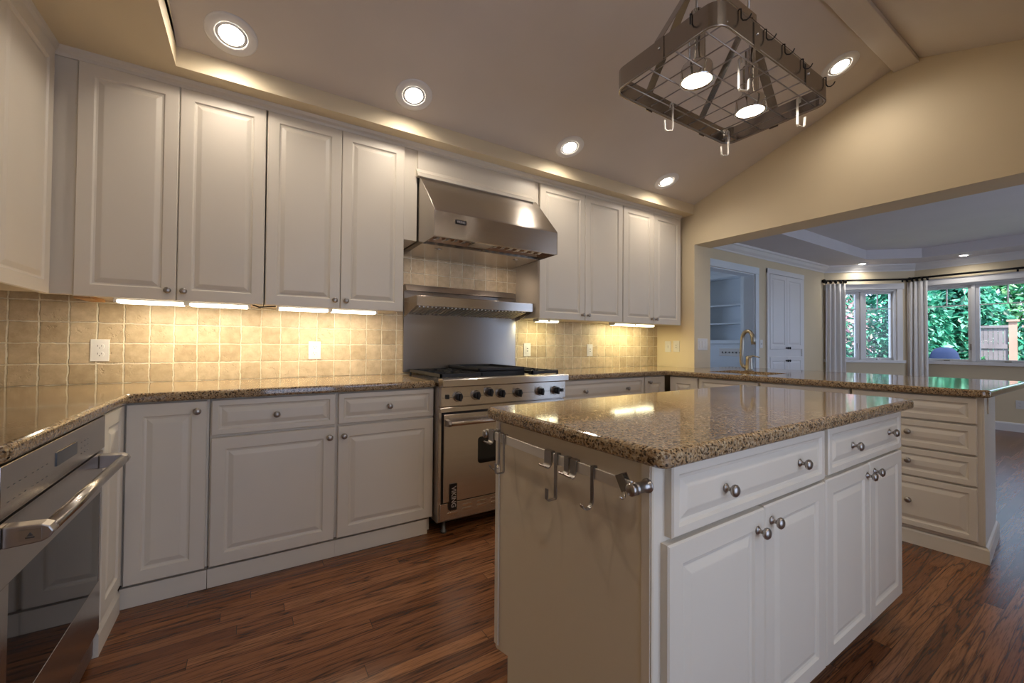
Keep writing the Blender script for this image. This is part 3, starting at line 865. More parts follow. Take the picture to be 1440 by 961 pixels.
for x, z in [(1.072, .820), (1.192, .822), (1.281, .836), (1.367, .824), (1.497, .820), (1.674, .820), (1.806, .820)]:
    k = MB().lathe([(0.030, 0), (0.030, 0.006), (0.026, 0.010), (0.026, 0.011)], (x, -0.702, z), (0, -1, 0), 24).build('knob', STEEL, cp)
    g = MB().lathe([(0.0235, 0.008), (0.0235, 0.012), (0.022, 0.030), (0.018, 0.034), (0, 0.034)], (x, -0.702, z), (0, -1, 0), 24)
    g.box(x - 0.006, x + 0.006, -0.748, -0.733, z - 0.023, z + 0.023)
    g.build('grip', BLACK, k, bevel=0.001)
# oven door
MB().box(rx0 + 0.002, rx1 - 0.002, -0.672, -0.65, 0.085, 0.765).build('front_frame', STEEL, t, bevel=0.002)
MB().box(rx0 + 0.018, rx1 - 0.018, -0.6735, -0.671, 0.190, 0.728).build('door_gap', DARK, t)
MB().box(rx0 + 0.003, rx1 - 0.003, -0.690, -0.66, 0.728, 0.757).build('trim_rail', STEEL, t, bevel=0.003)
dd = MB().box(rx0 + 0.026, rx1 - 0.026, -0.694, -0.668, 0.198, 0.716).build('oven_door', STEEL, t, bevel=0.003)
gl = MB().loops([[(x, y, z) for x, z in fillet_poly([(1.215, 0.40), (1.66, 0.40), (1.66, 0.562), (1.215, 0.562)], [0.02] * 4)] for y in (-0.693, -0.6955)])
gl.build('window', GLASSD, dd)
hd = MB().cyl((1.012, -0.742, 0.668), (1.855, -0.742, 0.668), 0.014, 18).build('handle', STEEL, dd)
each(MB().prism([(-0.69, 0.648), (-0.742, 0.652), (-0.756, 0.668), (-0.742, 0.684), (-0.69, 0.688)], 'x', 0.996, 1.018).prism([(-0.69, 0.648), (-0.742, 0.652), (-0.756, 0.668), (-0.742, 0.684), (-0.69, 0.688)], 'x', 1.848, 1.870), 'bracket', STEELD, hd, bevel=0.002)
kp = MB().box(rx0 + 0.012, rx1 - 0.012, -0.684, -0.668, 0.092, 0.190).build('kick_panel', STEEL, t, bevel=0.002)
sl = MB()
for i in range(7):
    for z in (0.136, 0.160):
        x = 1.118 + i * 0.098
        if i == 6: continue
        sl.loops([[(a, y, b) for a, b in fillet_poly([(x, z - .007), (x + .066, z - .007), (x + .066, z + .007), (x, z + .007)], [0.0069] * 4)] for y in (-0.6835, -0.6875)])
x = 1.02
sl.loops([[(a, y, b) for a, b in fillet_poly([(x, .120), (x + .066, .120), (x + .066, .134), (x, .134)], [0.0069] * 4)] for y in (-0.6835, -0.6875)])
each(sl, 'vent_louver', CHROME, kp)
for x in (1.02, 1.85):
    for y in (-0.63, -0.08):
        MB().lathe([(0.018, 0), (0.018, 0.012), (0.012, 0.014), (0.012, 0.08)], (x, y, 0)).build('foot', IRONG, t)
pt = MB().box(1.028, 1.074, -0.701, -0.684, 0.150, 0.306).build('name_plate', BADGE, t, bevel=0.001)
text('lettering', 'VIKING', 0.040, BADGEW, pt, (1.051, -0.7018, 0.228), (R(90), R(90), 0), sx=0.95)
# grates
def grate(x0, x1, y0, y1):
    m = MB(); z0, z1 = 0.932, 0.952
    for x in (x0, x1 - .012): m.box(x, x + .012, y0, y1, z0, z1)
    for y in (y0, y1 - .012, (y0 + y1) / 2 - .006): m.box(x0, x1, y, y + .012, z0, z1)
    for cy in ((y0 * 3 + y1) / 4, (y0 + y1 * 3) / 4):
        cx = (x0 + x1) / 2
        for k in range(8):
            a = k * PI / 4
            dx, dy = math.cos(a), math.sin(a)
            m.tube([(cx + dx * 0.03, cy + dy * 0.03, 0.946), (cx + dx * 0.12, cy + dy * 0.12, 0.944)], 0, flat=(0.009, 0.018, (-dy, dx, 0)))
    for x in (x0, x1 - .012):
        for y in (y0, y1 - .012): m.box(x, x + .012, y, y + .012, 0.905, z0)
    return m
for x0, x1 in ((0.985, 1.272), (1.655, 1.885)):
    grate(x0, x1, -0.64, -0.07).build('grate', IRON, t)
bn = MB()
for x in (1.128, 1.77):
    for y in (-0.50, -0.21):
        MB().lathe([(0.05, 0.0), (0.05, 0.008), (0.036, 0.012), (0.036, 0.022), (0.030, 0.026), (0, 0.026)], (x, y, 0.905)).build('burner', IRON, t)
gd = MB(); z0, z1 = 0.906, 0.978
gx0, gx1, gy0, gy1 = 1.285, 1.648, -0.56, -0.075
gd.box(gx0, gx1, gy0, gy1, z0, 0.962)
for a in [(gx0, gx1, gy0, gy0 + .014), (gx0, gx1, gy1 - .014, gy1), (gx0, gx0 + .014, gy0, gy1), (gx1 - .014, gx1, gy0, gy1)]:
    gd.box(a[0], a[1], a[2], a[3], 0.95, z1)
gd.build('griddle', IRON, t, bevel=0.003)
# back guard
t = thing('backguard_shelf', 'stainless back panel with a high shelf, mounted behind the range', 'shelf')
MB().box(0.952, 1.910, -0.032, -0.0105, 0.93, 1.56)  .build('back_panel', STEELB, t, bevel=0.001)
MB().prism([(-0.032, 1.515), (-0.085, 1.515), (-0.055, 1.56), (-0.032, 1.565)], 'x', 0.953, 1.875).build('flue_trim', STEELD, t, bevel=0.001)
s_ = MB().prism([(-0.032, 1.36), (-0.04, 1.36), (-0.27, 1.402), (-0.27, 1.39), (-0.30, 1.39), (-0.30, 1.456), (-0.292, 1.460), (-0.032, 1.460)][::-1], 'x', 0.955, 1.908)
sh = s_.build('shelf', STEEL, t, bevel=0.0015)
lv = MB()
for k in range(30):
    x = 0.985 + k * 0.030
    lv.box(x, x + 0.011, -0.252, -0.045, 1.346, 1.361, Matrix.Translation((0, 0, 0)))
lo = lv.build('louver', HOOKL, sh)
for v in lo.data.vertices:
    v.co.z += (-v.co.y - 0.045) * (0.042 / 0.23) + 0.0
each(MB().prism([(-0.032, 1.325), (-0.30, 1.392), (-0.30, 1.456), (-0.032, 1.460)], 'x', 0.9535, 0.958).prism([(-0.032, 1.325), (-0.30, 1.392), (-0.30, 1.456), (-0.032, 1.460)], 'x', 1.905, 1.9095), 'end_cap', STEEL, sh)

# ================================================================== HOOD
t = thing('range_hood', 'large stainless steel range hood over the range', 'range hood')
hx0, hx1 = 0.948, 1.880
prof = [(-0.012, 2.243), (-0.352, 2.243), (-0.368, 2.225), (-0.618, 1.950), (-0.622, 1.940), (-0.622, 1.784), (-0.603, 1.784), (-0.603, 1.852), (-0.44, 1.852), (-0.40, 1.802), (-0.40, 1.783), (-0.012, 1.772)]
MB().prism(prof, 'x', hx0, hx1).build('canopy', STEEL, t, bevel=0.0015)
ep = [(-0.012, 2.243), (-0.352, 2.243), (-0.622, 1.945), (-0.622, 1.784), (-0.012, 1.772)]
each(MB().prism(ep, 'x', hx0 - 0.004, hx0).prism(ep, 'x', hx1, hx1 + 0.004), 'end_panel', STEELY, t)
bf = MB()
xs = [1.00 + .062 * i for i in range(4)] + [1.42 + .062 * i for i in range(7)]
for x in xs:
    bf.prism([(-0.585, 1.835), (-0.592, 1.812), (-0.50, 1.797), (-0.455, 1.803), (-0.45, 1.835)], 'x', x, x + 0.022)
each(bf, 'baffle', CHROME, t, bevel=0.004)
MB().box(hx0 + .01, hx1 - .01, -0.602, -0.445, 1.836, 1.8515).build('filter', DARK, t)  # dark sheet that colours in the shade of the groove behind the lip
MB().box(1.258, 1.40, -0.595, -0.435, 1.797, 1.806).build('switch_plate', NICKEL, t, bevel=0.002)
for x in (1.10, 1.73):
    ll = MB().lathe([(0.028, 0), (0.028, 0.004), (0, 0.004)], (x, -0.30, 1.7815), (0, 0, -1), 20).build('lamp_lens', CHROME, t)
    ld = bpy.data.lights.new('hood_lamp_light', 'SPOT'); ld.energy = 3.0; ld.color = (1.0, 0.82, 0.66); ld.spot_size = R(150); ld.spot_blend = 1; ld.shadow_soft_size = 0.03
    lm = bpy.data.objects.new('hood_lamp_light', ld); C.objects.link(lm); lm.parent = ll; lm.location = (x, -0.30, 1.772); lm.rotation_euler = (R(25), 0, 0)
bd = MB().box(1.082, 1.155, -0.6265, -0.621, 1.878, 1.904).build('badge', BADGE, t, bevel=0.001)
text('lettering', 'VIKING', 0.021, BADGEW, bd, (1.1185, -0.6272, 1.891), (R(90), 0, 0), sx=0.85)

# ================================================================== ISLAND
IR = R(0.4)
IO = (0.775, -2.352)
t = thing('kitchen_island', 'cream kitchen island with two drawers over four doors, nearest the camera', 'kitchen island', (IO[0], IO[1], 0), IR)
IW, ID = 1.577, 0.660
zl = 0.872
body = MB()
body.box(0.004, IW - .004, 0.07, ID - 0.075, 0.0, 0.11); body.box(0.004, IW - .004, 0.0, ID - .002, 0.11, zl)
body.build('body', CAB, t)
side = [(-0.003, 0.10), (0.07, 0.10), (0.07, 0.0), (ID - 0.080, 0.0), (ID - 0.080, 0.090), (ID - 0.010, 0.072), (ID, 0.075), (ID, zl), (-0.003, zl)]
# cream end panel with darker loop marks below the rail
m, n, l, b = mat('loop_marked_end_panel')
tc = N(n, 'ShaderNodeTexCoord')
mp = N(n, 'ShaderNodeMapping'); mp.inputs['Scale'].default_value = (1, 1, 0.6); l.new(tc.outputs['Object'], mp.inputs[0])
nz = N(n, 'ShaderNodeTexNoise'); nz.inputs['Scale'].default_value = 2.2; nz.inputs['Detail'].default_value = 2; l.new(mp.outputs[0], nz.inputs['Vector'])
va = N(n, 'ShaderNodeVectorMath', operation='SCALE'); va.inputs['Scale'].default_value = 0.35; l.new(nz.outputs['Color'], va.inputs[0])
vb = N(n, 'ShaderNodeVectorMath', operation='ADD'); l.new(mp.outputs[0], vb.inputs[0]); l.new(va.outputs[0], vb.inputs[1])
vo = N(n, 'ShaderNodeTexVoronoi', feature='DISTANCE_TO_EDGE'); vo.inputs['Scale'].default_value = 5.5; l.new(vb.outputs[0], vo.inputs['Vector'])
ln = N(n, 'ShaderNodeMapRange'); ln.inputs['From Min'].default_value = 0.0; ln.inputs['From Max'].default_value = 0.05; ln.inputs['To Min'].default_value = 1; ln.inputs['To Max'].default_value = 0
l.new(vo.outputs[0], ln.inputs[0])
sx = N(n, 'ShaderNodeSeparateXYZ'); l.new(tc.outputs['Object'], sx.inputs[0])
zz = N(n, 'ShaderNodeMapRange'); zz.inputs['From Min'].default_value = 0.5; zz.inputs['From Max'].default_value = 0.66; l.new(sx.outputs[2], zz.inputs[0])
zz2 = N(n, 'ShaderNodeMapRange'); zz2.inputs['From Min'].default_value = 0.83; zz2.inputs['From Max'].default_value = 0.76; l.new(sx.outputs[2], zz2.inputs[0])
q1 = N(n, 'ShaderNodeMath', operation='MULTIPLY'); l.new(zz.outputs[0], q1.inputs[0]); l.new(zz2.outputs[0], q1.inputs[1])
q2 = N(n, 'ShaderNodeMath', operation='MULTIPLY'); l.new(q1.outputs[0], q2.inputs[0]); l.new(ln.outputs[0], q2.inputs[1])
q3 = N(n, 'ShaderNodeMath', operation='MULTIPLY'); q3.inputs[1].default_value = 0.22; l.new(q2.outputs[0], q3.inputs[0])
mx = N(n, 'ShaderNodeMixRGB'); l.new(q3.outputs[0], mx.inputs[0]); mx.inputs[1].default_value = (0.62, 0.54, 0.41, 1); mx.inputs[2].default_value = (0.25, 0.19, 0.12, 1)
l.new(mx.outputs[0], b.inputs['Base Color']); b.inputs['Roughness'].default_value = 0.4
each(MB().prism(side, 'x', -0.004, 0.004).prism(side, 'x', IW - .004, IW + .004), 'end_panel', m, t, bevel=0.001)
each(MB().box(-0.010, -0.004, ID - 0.022, ID, 0.09, zl).box(-0.006, -0.004, 0.0, 0.024, 0.10, zl), 'corner_strip', CAB, t, bevel=0.002)
F = [('drawer', 0.044, 0.826, 0.706, 0.868, [(0.252, 0.782), (0.648, 0.786)]), ('drawer', 0.858, 1.572, 0.712, 0.868, [(1.050, 0.788), (1.420, 0.794)]),
     ('door', 0.030, 0.441, 0.102, 0.694, [(0.404, 0.642)]), ('door', 0.444, 0.828, 0.102, 0.697, [(0.478, 0.652)]),
     ('door', 0.836, 1.213, 0.102, 0.700, [(1.184, 0.660)]), ('door', 1.216, 1.574, 0.102, 0.702, [(1.258, 0.664)])]
for kind, a, b_, c, d, kn in F:
    o = MB().door(a, b_, c, d, t=0.022, rail=0.05 if kind == 'door' else 0.022).build(kind, CAB, t)
    knobs(o, kn, y=-0.022, r=0.0155)
o = slab([(-0.024, -0.052), (IW + 0.062, -0.052), (IW + 0.062, ID + 0.02), (-0.046, ID + 0.02)], [0.030] * 4, zb_, zt, rr=0.014).build('countertop', GRAN)
o.location = (IO[0], IO[1], 0); o.rotation_euler = (0, 0, IR)
tag(o, 'speckled brown granite countertop on the kitchen island', 'countertop', 'granite countertops')

# utensil rail on the island's left end (island-local coordinates via same transform)
t = thing('utensil_rail', 'steel hanging rail mounted on the left end of the island', 'rail', (IO[0], IO[1], 0), IR)
RX = -0.050; RZ = 0.828
MB().box(RX - 0.003, RX + 0.003, 0.012, 0.652, RZ - 0.0135, RZ + 0.0135).build('bar', HOOKL, t, bevel=0.001)
for y in (0.006, 0.650):
    MB().lathe([(0.016, 0), (0.016, 0.003), (0.012, 0.004), (0.012, 0.036), (0.0135, 0.037), (0.0135, 0.040), (0.0115, 0.041), (0.0115, 0.045), (0.0135, 0.046), (0.0135, 0.056), (0.011, 0.058), (0, 0.058)], (-0.0062, y, RZ - 0.002), (-1, 0, 0), 20).build('standoff', NICKEL, t)


def hang(name, label, y, pts, w_, th, m=HOOKM, group='hooks on the island rail'):
    """bent flat strip hung over the rail; pts in (x,z) relative to the bar top"""
    o = thing(name, label, 'hook', (IO[0], IO[1], 0), IR, group)
    MB().tube([(RX + px, y, RZ + 0.0135 + pz) for px, pz in pts], 0, flat=(w_, th, (0, 1, 0))).build('strip', m, o)
    return o
def arc(cx, cz, r, a0, a1, n=8):
    return [(cx + r * math.cos(R(a0 + (a1 - a0) * i / n)), cz + r * math.sin(R(a0 + (a1 - a0) * i / n))) for i in range(n + 1)]
ov = [(0.006, -0.012), (0.006, 0.003), (-0.006, 0.003)]
jl = ov + [(-0.006, -0.078)] + arc(-0.023, -0.078, 0.017, 0, -170) 
sq_ = ov + [(-0.006, -0.112), (-0.008, -0.117), (-0.032, -0.117), (-0.036, -0.112), (-0.036, -0.085)]
sm = ov + [(-0.006, -0.022)] + arc(-0.016, -0.030, 0.010, 0, -160)
# local y on the island end: near front = 0, far = 0.655
hang('rail_hook', 'long square-bottomed steel hook at the far end of the island rail', 0.530, sq_, 0.010, 0.0025)
hang('rail_hook', 'second long hook crowded beside the far-end hook of the island rail', 0.556, [(0.006, -0.012), (0.006, 0.003), (-0.008, 0.004), (-0.010, -0.095)] + arc(-0.026, -0.095, 0.016, 0, -180), 0.010, 0.0025)
hang('rail_hook', 'wide short steel clip hook, tilted, at the far post of the rail', 0.612, sm, 0.03, 0.003)
hang('rail_hook', 'short wide steel hook left of the middle of the island rail', 0.300, sm, 0.030, 0.0025)
hang('rail_hook', 'long flat square-bottomed hook at the middle of the island rail', 0.266, sq_, 0.011, 0.003)
hang('rail_hook', 'first of the two small twin hooks right of the middle', 0.222, sm, 0.018, 0.0025)
hang('rail_hook', 'second of the two small twin hooks, the wider one', 0.196, sm, 0.022, 0.0025)
hang('rail_hook', 'long round-bottomed hook nearest the front of the island rail', 0.128, jl, 0.010, 0.0025)
o = thing('rail_hook', 'dark wide steel clip hook twisted askew beside the near rail post', 'hook', (IO[0], IO[1], 0), IR, 'hooks on the island rail')
q = MB().tube([(px, 0, pz) for px, pz in [(0.008, -0.026), (0.008, 0.010), (-0.008, 0.010), (-0.008, -0.026)]], 0, flat=(0.020, 0.003, (0, 1, 0))).build('strip', STEELY, o)
q.location = (RX, 0.038, RZ + 0.012); q.rotation_euler = (R(-28), 0, R(8))
MB().tube([(-0.008, 0.004, -0.026)] + [(x, 0.004, z) for x, z in arc(-0.018, -0.028, 0.010, 0, -150)], 0.0025, 8).build('wire', CHROME, q)

# ================================================================== POT RACK
t = thing('pot_rack', 'steel hanging pot rack with two spotlights above the island', 'pot rack', (1.575, -2.045, 2.105))
ax_, ay_ = 0.385, 0.213
bp0 = fillet_poly([(-ax_, -ay_), (ax_, -ay_), (ax_, ay_), (-ax_, ay_)], [0.05] * 4, 0, 6)
bp1 = fillet_poly([(-ax_, -ay_), (ax_, -ay_), (ax_, ay_), (-ax_, ay_)], [0.05] * 4, 0.003, 6)
mb = MB()
L4 = [[(x, y, 0) for x, y in bp0], [(x, y, 0.078) for x, y in bp0], [(x, y, 0.078) for x, y in bp1], [(x, y, 0) for x, y in bp1], [(x, y, 0) for x, y in bp0]]
mb.loops(L4, cap0=False, cap1=False)
mb.build('band', RACKM, t)
g = MB()
for k in range(4):
    y = -ay_ + 0.003 + (k + 0.5) * (2 * ay_ / 4.0)
    g.cyl((-ax_, y, 0.012), (ax_, y, 0.012), 0.0024, 6)
for k in range(9):
    x = -ax_ + 0.045 + k * (2 * ax_ - 0.09) / 8
    g.cyl((x, -ay_, 0.017), (x, ay_, 0.017), 0.0024, 6)
g.build('grid', STEELD, t)
# lower rim rod
mb = MB(); rim = [(x, y) for x, y in bp1]
mb.tube([(x, y, 0.004) for x, y in rim + rim[:1]], 0.004, 6).build('rim', STEELD, t)
AP = 0.39
for ax0, tgt in ((-0.175, -0.175), (0.185, 0.185)):
    for s in (-1, 1):
        y = s * (ay_ + 0.002)
        st = MB().tube([(ax0, y, -0.004), (ax0, y, 0.078), (tgt, s * 0.012, AP)], 0, flat=(0.036, 0.0025, (1, 0, 0)))
        o = st.build('strap', RACKM, t)
        MB().lathe([(0.005, 0), (0.004, 0.003), (0, 0.004)], (ax0, s * (ay_ + 0.003), 0.045), (0, s, 0), 10).build('rivet', CHROME, o)
for s in (-1, 1):
    st = MB().tube([(s * (ax_ + 0.002), 0, -0.004), (s * (ax_ + 0.002), 0, 0.078), (0.18 * s, 0, AP)], 0, flat=(0.036, 0.0025, (0, 1, 0)))
    o = st.build('strap', RACKM, t)
    MB().lathe([(0.005, 0), (0.004, 0.003), (0, 0.004)], (s * (ax_ + 0.003), 0, 0.045), (s, 0, 0), 10).build('rivet', CHROME, o)
MB().box(-0.22, 0.22, -0.014, 0.014, AP - 0.004, AP + 0.03).build('top_bar', STEEL, t, bevel=0.002)
for x in (-0.18, 0.18):
    MB().cyl((x, 0, AP + 0.03), (x, 0, 0.931), 0.007, 10).build('hanging_rod', STEELD, t)
    MB().lathe([(0.05, 0), (0.05, 0.008), (0.02, 0.02), (0, 0.02)], (x, 0, 0.931), (0, 0, -1), 20).build('ceiling_plate', STEEL, t)
for x in (-0.187, 0.178):
    lo = MB().lathe([(0.020, 0.26), (0.020, 0.19), (0.030, 0.188), (0.030, 0.075), (0.052, 0.055), (0.055, 0.045), (0.055, 0.004), (0.058, 0.0), (0.052, 0.0), (0.050, 0.006), (0.050, 0.05), (0.02, 0.06)], (x, -0.008, -0.004), (0, 0, 1), 28).build('lamp_housing', CHROME, t)
    MB().lathe([(0.050, 0.006), (0.050, 0.010), (0, 0.012)], (x, -0.008, -0.004), (0, 0, 1), 28).build('lens', BULB, lo)
    ld = bpy.data.lights.new('rack_lamp_light', 'SPOT'); ld.energy = RACK; ld.color = (1.0, 0.9, 0.78); ld.spot_size = R(120); ld.spot_blend = 1; ld.shadow_soft_size = 0.04
    lm = bpy.data.objects.new('rack_lamp_light', ld); C.objects.link(lm); lm.parent = lo; lm.location = (x, -0.008, -0.012)
    MB().cyl((x, -0.008, 0.25), (x, -0.008, AP), 0.005, 8).build('lamp_stem', STEELD, lo)


def pot_hook(label, x, y, z, rotz, kind):
    o = thing('pot_hook', label, 'hook', (x, y, z), rotz, 'hooks on the pot rack')
    if kind == 'long':   # hangs from a grid wire
        p = [(0.006, 0, -0.012), (0.005, 0, 0.004), (0, 0, 0.008), (-0.005, 0, 0.002), (-0.005, 0, -0.098), (-0.001, 0, -0.106), (0.022, 0, -0.108), (0.028, 0, -0.101), (0.030, 0, -0.066)]
        MB().tube(p, 0, flat=(0.009, 0.003, (0, 1, 0))).build('strip', HOOKL, o)
    else:                # hooked over the band, tip outwards (-y)
        p = [(0, 0.008, -0.012), (0, 0.008, 0.003), (0, 0.0, 0.006), (0, -0.005, 0.003), (0, -0.005, -0.026), (0.003, -0.009, -0.034), (0.008, -0.017, -0.036), (0.013, -0.024, -0.030), (0.016, -0.028, -0.020)]
        MB().tube(p, 0.0022, 8).build('wire', BRONZE, o)
    return o
ztop = 2.105 + 0.078
for x, lb in [(1.30, 'dark wire hook on the near band of the pot rack, nearest its left corner'), (1.453, 'dark wire hook on the near band just right of its first strap'),
              (1.578, 'dark wire hook at the middle of the near band of the pot rack'), (1.715, 'dark wire hook just left of the second strap on the near band'),
              (1.905, 'dark wire hook by the right corner of the near band')]:
    pot_hook(lb, x, -2.045 - ay_, ztop, 0, 'over')
pot_hook('dark wire hook on the left band of the pot rack near its front corner', 1.575 - ax_, -2.165, ztop, -PI / 2, 'over')
pot_hook('light steel hook hanging from the far edge grid wire, left', 1.46, -1.893, 2.117, PI * 0.85, 'long')
pot_hook('light steel hook hanging at the far right corner, lowest in view', 1.862, -1.893, 2.117, PI * 0.85, 'long')
pot_hook('light steel hook hanging near the right end band', 1.850, -2.19, 2.117, R(-20), 'long')
pot_hook('light steel hook hanging inside the rack between the two spotlights', 1.428, -2.19, 2.117, R(-30), 'long')

# ================================================================== LIGHT FIXTURES
SL = math.atan(0.34)


def can(label, x, y, z, rot, scale=1.0, energy=CAN, group='recessed kitchen ceiling lights', off=(0, 0), col=WARM, bulb=BULB):
    t = thing('recessed_light', label, 'ceiling light', (x, y, z), 0, group, rot=rot)
    k = scale
    MB().lathe([(0.064 * k, 0.002), (0.064 * k, -0.004), (0.070 * k, -0.008), (0.102 * k, -0.006), (0.108 * k, -0.002), (0.108 * k, 0.004), (0.064 * k, 0.004)], n=40).build('trim_ring', TRIM, t)
    MB().lathe([(0.064 * k, -0.001), (0.058 * k, -0.0045), (0.0, -0.005)], n=32).build('baffle', TRIM, t)
    MB().lathe([(0.051 * k, -0.0052), (0.046 * k, -0.009), (0, -0.012)], (off[0], off[1], 0), n=32).build('lens', bulb, t)
    ld = bpy.data.lights.new('recessed_lamp', 'SPOT'); ld.energy = energy; ld.color = col
    ld.spot_size = R(168); ld.spot_blend = 0.85; ld.shadow_soft_size = 0.045
    lo = bpy.data.objects.new('recessed_lamp', ld); C.objects.link(lo); lo.parent = t; lo.location = (0, 0, -0.022)
    if rot[0]: lo.rotation_euler = (-rot[0] * 0.6, 0, 0)
    return t


dn = (-SL, 0, 0)
can('large recessed ceiling light at top left, nearest the soffit corner', -0.075, -0.60, zc(-0.60), dn)
can('recessed ceiling light above the cabinet left of the range hood', 0.814, -0.607, zc(-0.607), dn)
can('recessed ceiling light above and right of the range hood', 2.001, -0.613, zc(-0.613), dn)
can('recessed ceiling light farthest back, near the yellow gable wall', 3.129, -0.602, zc(-0.602), dn)
can('recessed ceiling light beside the pot rack, nearest the ridge beam', 3.321, -1.818, zc(-1.818), dn)
# unseen fill cans added on the other slope to light the cabinets evenly
for x in (-0.1, 1.1, 2.3):
    can('added unseen fill can on the rear ceiling slope behind the camera', x, -3.3, zc(-3.3), (SL, 0, 0), energy=CAN * 0.75)
DC = (1.0, 0.96, 0.92)
can('recessed light in the dining ceiling border, over the left window', 8.11, -0.44, DZ, (0, 0, 0), 0.75, CAN_DIN, 'recessed dining ceiling lights', col=DC)
can('recessed light in the dining ceiling border, over the right window', 8.50, -1.46, DZ, (0, 0, 0), 0.75, CAN_DIN, 'recessed dining ceiling lights', col=DC)


def strip_light(label, x0, x1, y, z, ymat, energy, tail=True):
    t = thing('under_cabinet_light', label, 'under-cabinet light', ((x0 + x1) / 2, y, z), 0, 'strip lights under the wall cabinets')
    h = (x1 - x0) / 2
    MB().box(-h, h, -0.035, 0.04, -0.012, 0).build('housing', WHITEP, t, bevel=0.002)
    for a, b_ in ((-h + 0.012, -0.012), (0.012, h - 0.012)):
        MB().box(a, b_, -0.036, 0.036, -0.026, -0.010).build('diffuser', ymat, t, bevel=0.004)
    each(MB().box(-0.012, 0.012, -0.034, 0.034, -0.024, -0.010).box(-h, -h + 0.012, -0.034, 0.034, -0.024, -0.010).box(h - 0.012, h, -0.034, 0.034, -0.024, -0.010), 'end_cap', WHITEP, t)
    ld = bpy.data.lights.new('strip_lamp', 'AREA'); ld.shape = 'RECTANGLE'; ld.size = 2 * h; ld.size_y = 0.05; ld.energy = energy
    ld.color = (1.0, 0.88, 0.66) if ymat == STRIPM else (1.0, 0.9, 0.5)
    lo = bpy.data.objects.new('strip_lamp', ld); C.objects.link(lo); lo.parent = t; lo.location = (0, 0.0, -0.03); lo.rotation_euler = (R(12), 0, 0)
    return t


strip_light('long bright strip light under the left corner wall cabinet', -0.53, 0.02, -0.262, 1.3448, STRIPM, STRIP)
strip_light('bright strip light under the wall cabinet left of the range', 0.145, 0.70, -0.262, 1.3448, STRIPM, STRIP)
strip_light('short yellowish strip light under the cabinet right of the range', 2.00, 2.22, -0.20, 1.3448, STRIPM2, STRIP * 0.4)
strip_light('yellowish strip light under the far right wall cabinet', 2.87, 3.44, -0.20, 1.3448, STRIPM2, STRIP * 0.9)
o = MB().box(-0.655, -0.60, -0.325, -0.10, 1.330, 1.344).build('wood_cleat', RAWWOOD)
tag(o, 'bare wood strip under the left corner wall cabinet', 'wood strip')
o = MB().tube([(0.03, -0.29, 1.340), (0.06, -0.30, 1.328), (0.10, -0.29, 1.334), (0.14, -0.28, 1.338)], 0.004, 6).build('light_cable', BLACK)
tag(o, 'short dark cable linking the two left strip lights', 'cable')


# ================================================================== OUTLETS AND SWITCHES
def plate(name, label, cat, loc, rotz, kind='outlet', w_=0.072, h_=0.114, group=None):
    t = thing(name, label, cat, loc, rotz, group)
    MB().box(-w_ / 2, w_ / 2, -0.006, 0, -h_ / 2, h_ / 2).build('cover', WHITEP, t, bevel=0.002)
    if kind == 'outlet':
        for z in (-0.02, 0.02):
            r = MB().loops([[(x, y, zz) for x, zz in fillet_poly([(-0.017, z - 0.014), (0.017, z - 0.014), (0.017, z + 0.014), (-0.017, z + 0.014)], [0.012] * 4)] for y in (-0.005, -0.0085)]).build('socket', WHITEP, t)
            MB().box(-0.008, -0.006, -0.0090, -0.008, z - 0.001, z + 0.008).box(0.006, 0.008, -0.0090, -0.008, z, z + 0.007).box(-0.002, 0.002, -0.0090, -0.008, z - 0.010, z - 0.006).build('slot', SLOT, r)
    elif kind == 'decora':
        MB().box(-0.017, 0.017, -0.009, -0.005, -0.034, 0.034).build('rocker', WHITEP, t, bevel=0.001)
        MB().box(-0.006, 0.006, -0.0100, -0.008, 0.008, 0.014).box(-0.006, 0.006, -0.0100, -0.008, -0.014, -0.008).build('slot', SLOT, t)
    elif kind == 'toggle1':
        MB().box(-0.006, 0.006, -0.014, -0.005, -0.012, 0.012).build('toggle', WHITEP, t, bevel=0.001)
    else:
        n = int(kind)
        for k in range(n):
            x = (k - (n - 1) / 2) * (w_ * 0.86 / n)
            if n == 3: MB().box(x - 0.015, x + 0.015, -0.009, -0.005, -0.033, 0.033).build('rocker', WHITEP, t, bevel=0.001)
            else: MB().box(x - 0.006, x + 0.006, -0.016, -0.005, -0.014, 0.010).build('toggle', SLOT, t, bevel=0.001)
    return t


plate('wall_outlet', 'white double outlet on the tiles below the left corner wall cabinet', 'outlet', (-0.635, -0.010, 1.087), 0)
plate('wall_outlet', 'white double outlet on the tiles left of the range, below the second cabinet', 'outlet', (0.374, -0.010, 1.086), 0)
plate('wall_outlet', 'white outlet on the tiles just right of the range panel', 'outlet', (2.043, -0.010, 1.088), 0, 'decora')
plate('wall_outlet', 'beige outlet on the tiles halfway between range and yellow wall', 'outlet', (2.771, -0.010, 1.083), 0, 'decora')
plate('light_switch', 'pale single switch on the yellow wall, the one nearer the tiles', 'switch', (3.76, -0.150, 1.122), -PI / 2, 'toggle1')
plate('wall_outlet', 'white outlet on the yellow wall beside the single switch', 'outlet', (3.76, -0.252, 1.126), -PI / 2, 'decora')
plate('light_switch', 'white multi-switch plate on the side of the opening', 'switch', (3.893, -0.455, 1.148), 0, '3', 0.165, 0.118)
plate('light_switch', 'small switch on the dining wall between doorway and pantry', 'switch', (5.945, 0.0, 1.165), 0, 'toggle1')
plate('wall_outlet', 'white outlet low on the dining wall under the right window', 'outlet', (8.80, -1.915, 0.37), -PI / 2)
plate('light_switch', 'wide six-switch plate on the pale blue wall through the doorway', 'switch', (6.60, 0.79, 1.03), -PI / 2, '6', 0.40, 0.125)

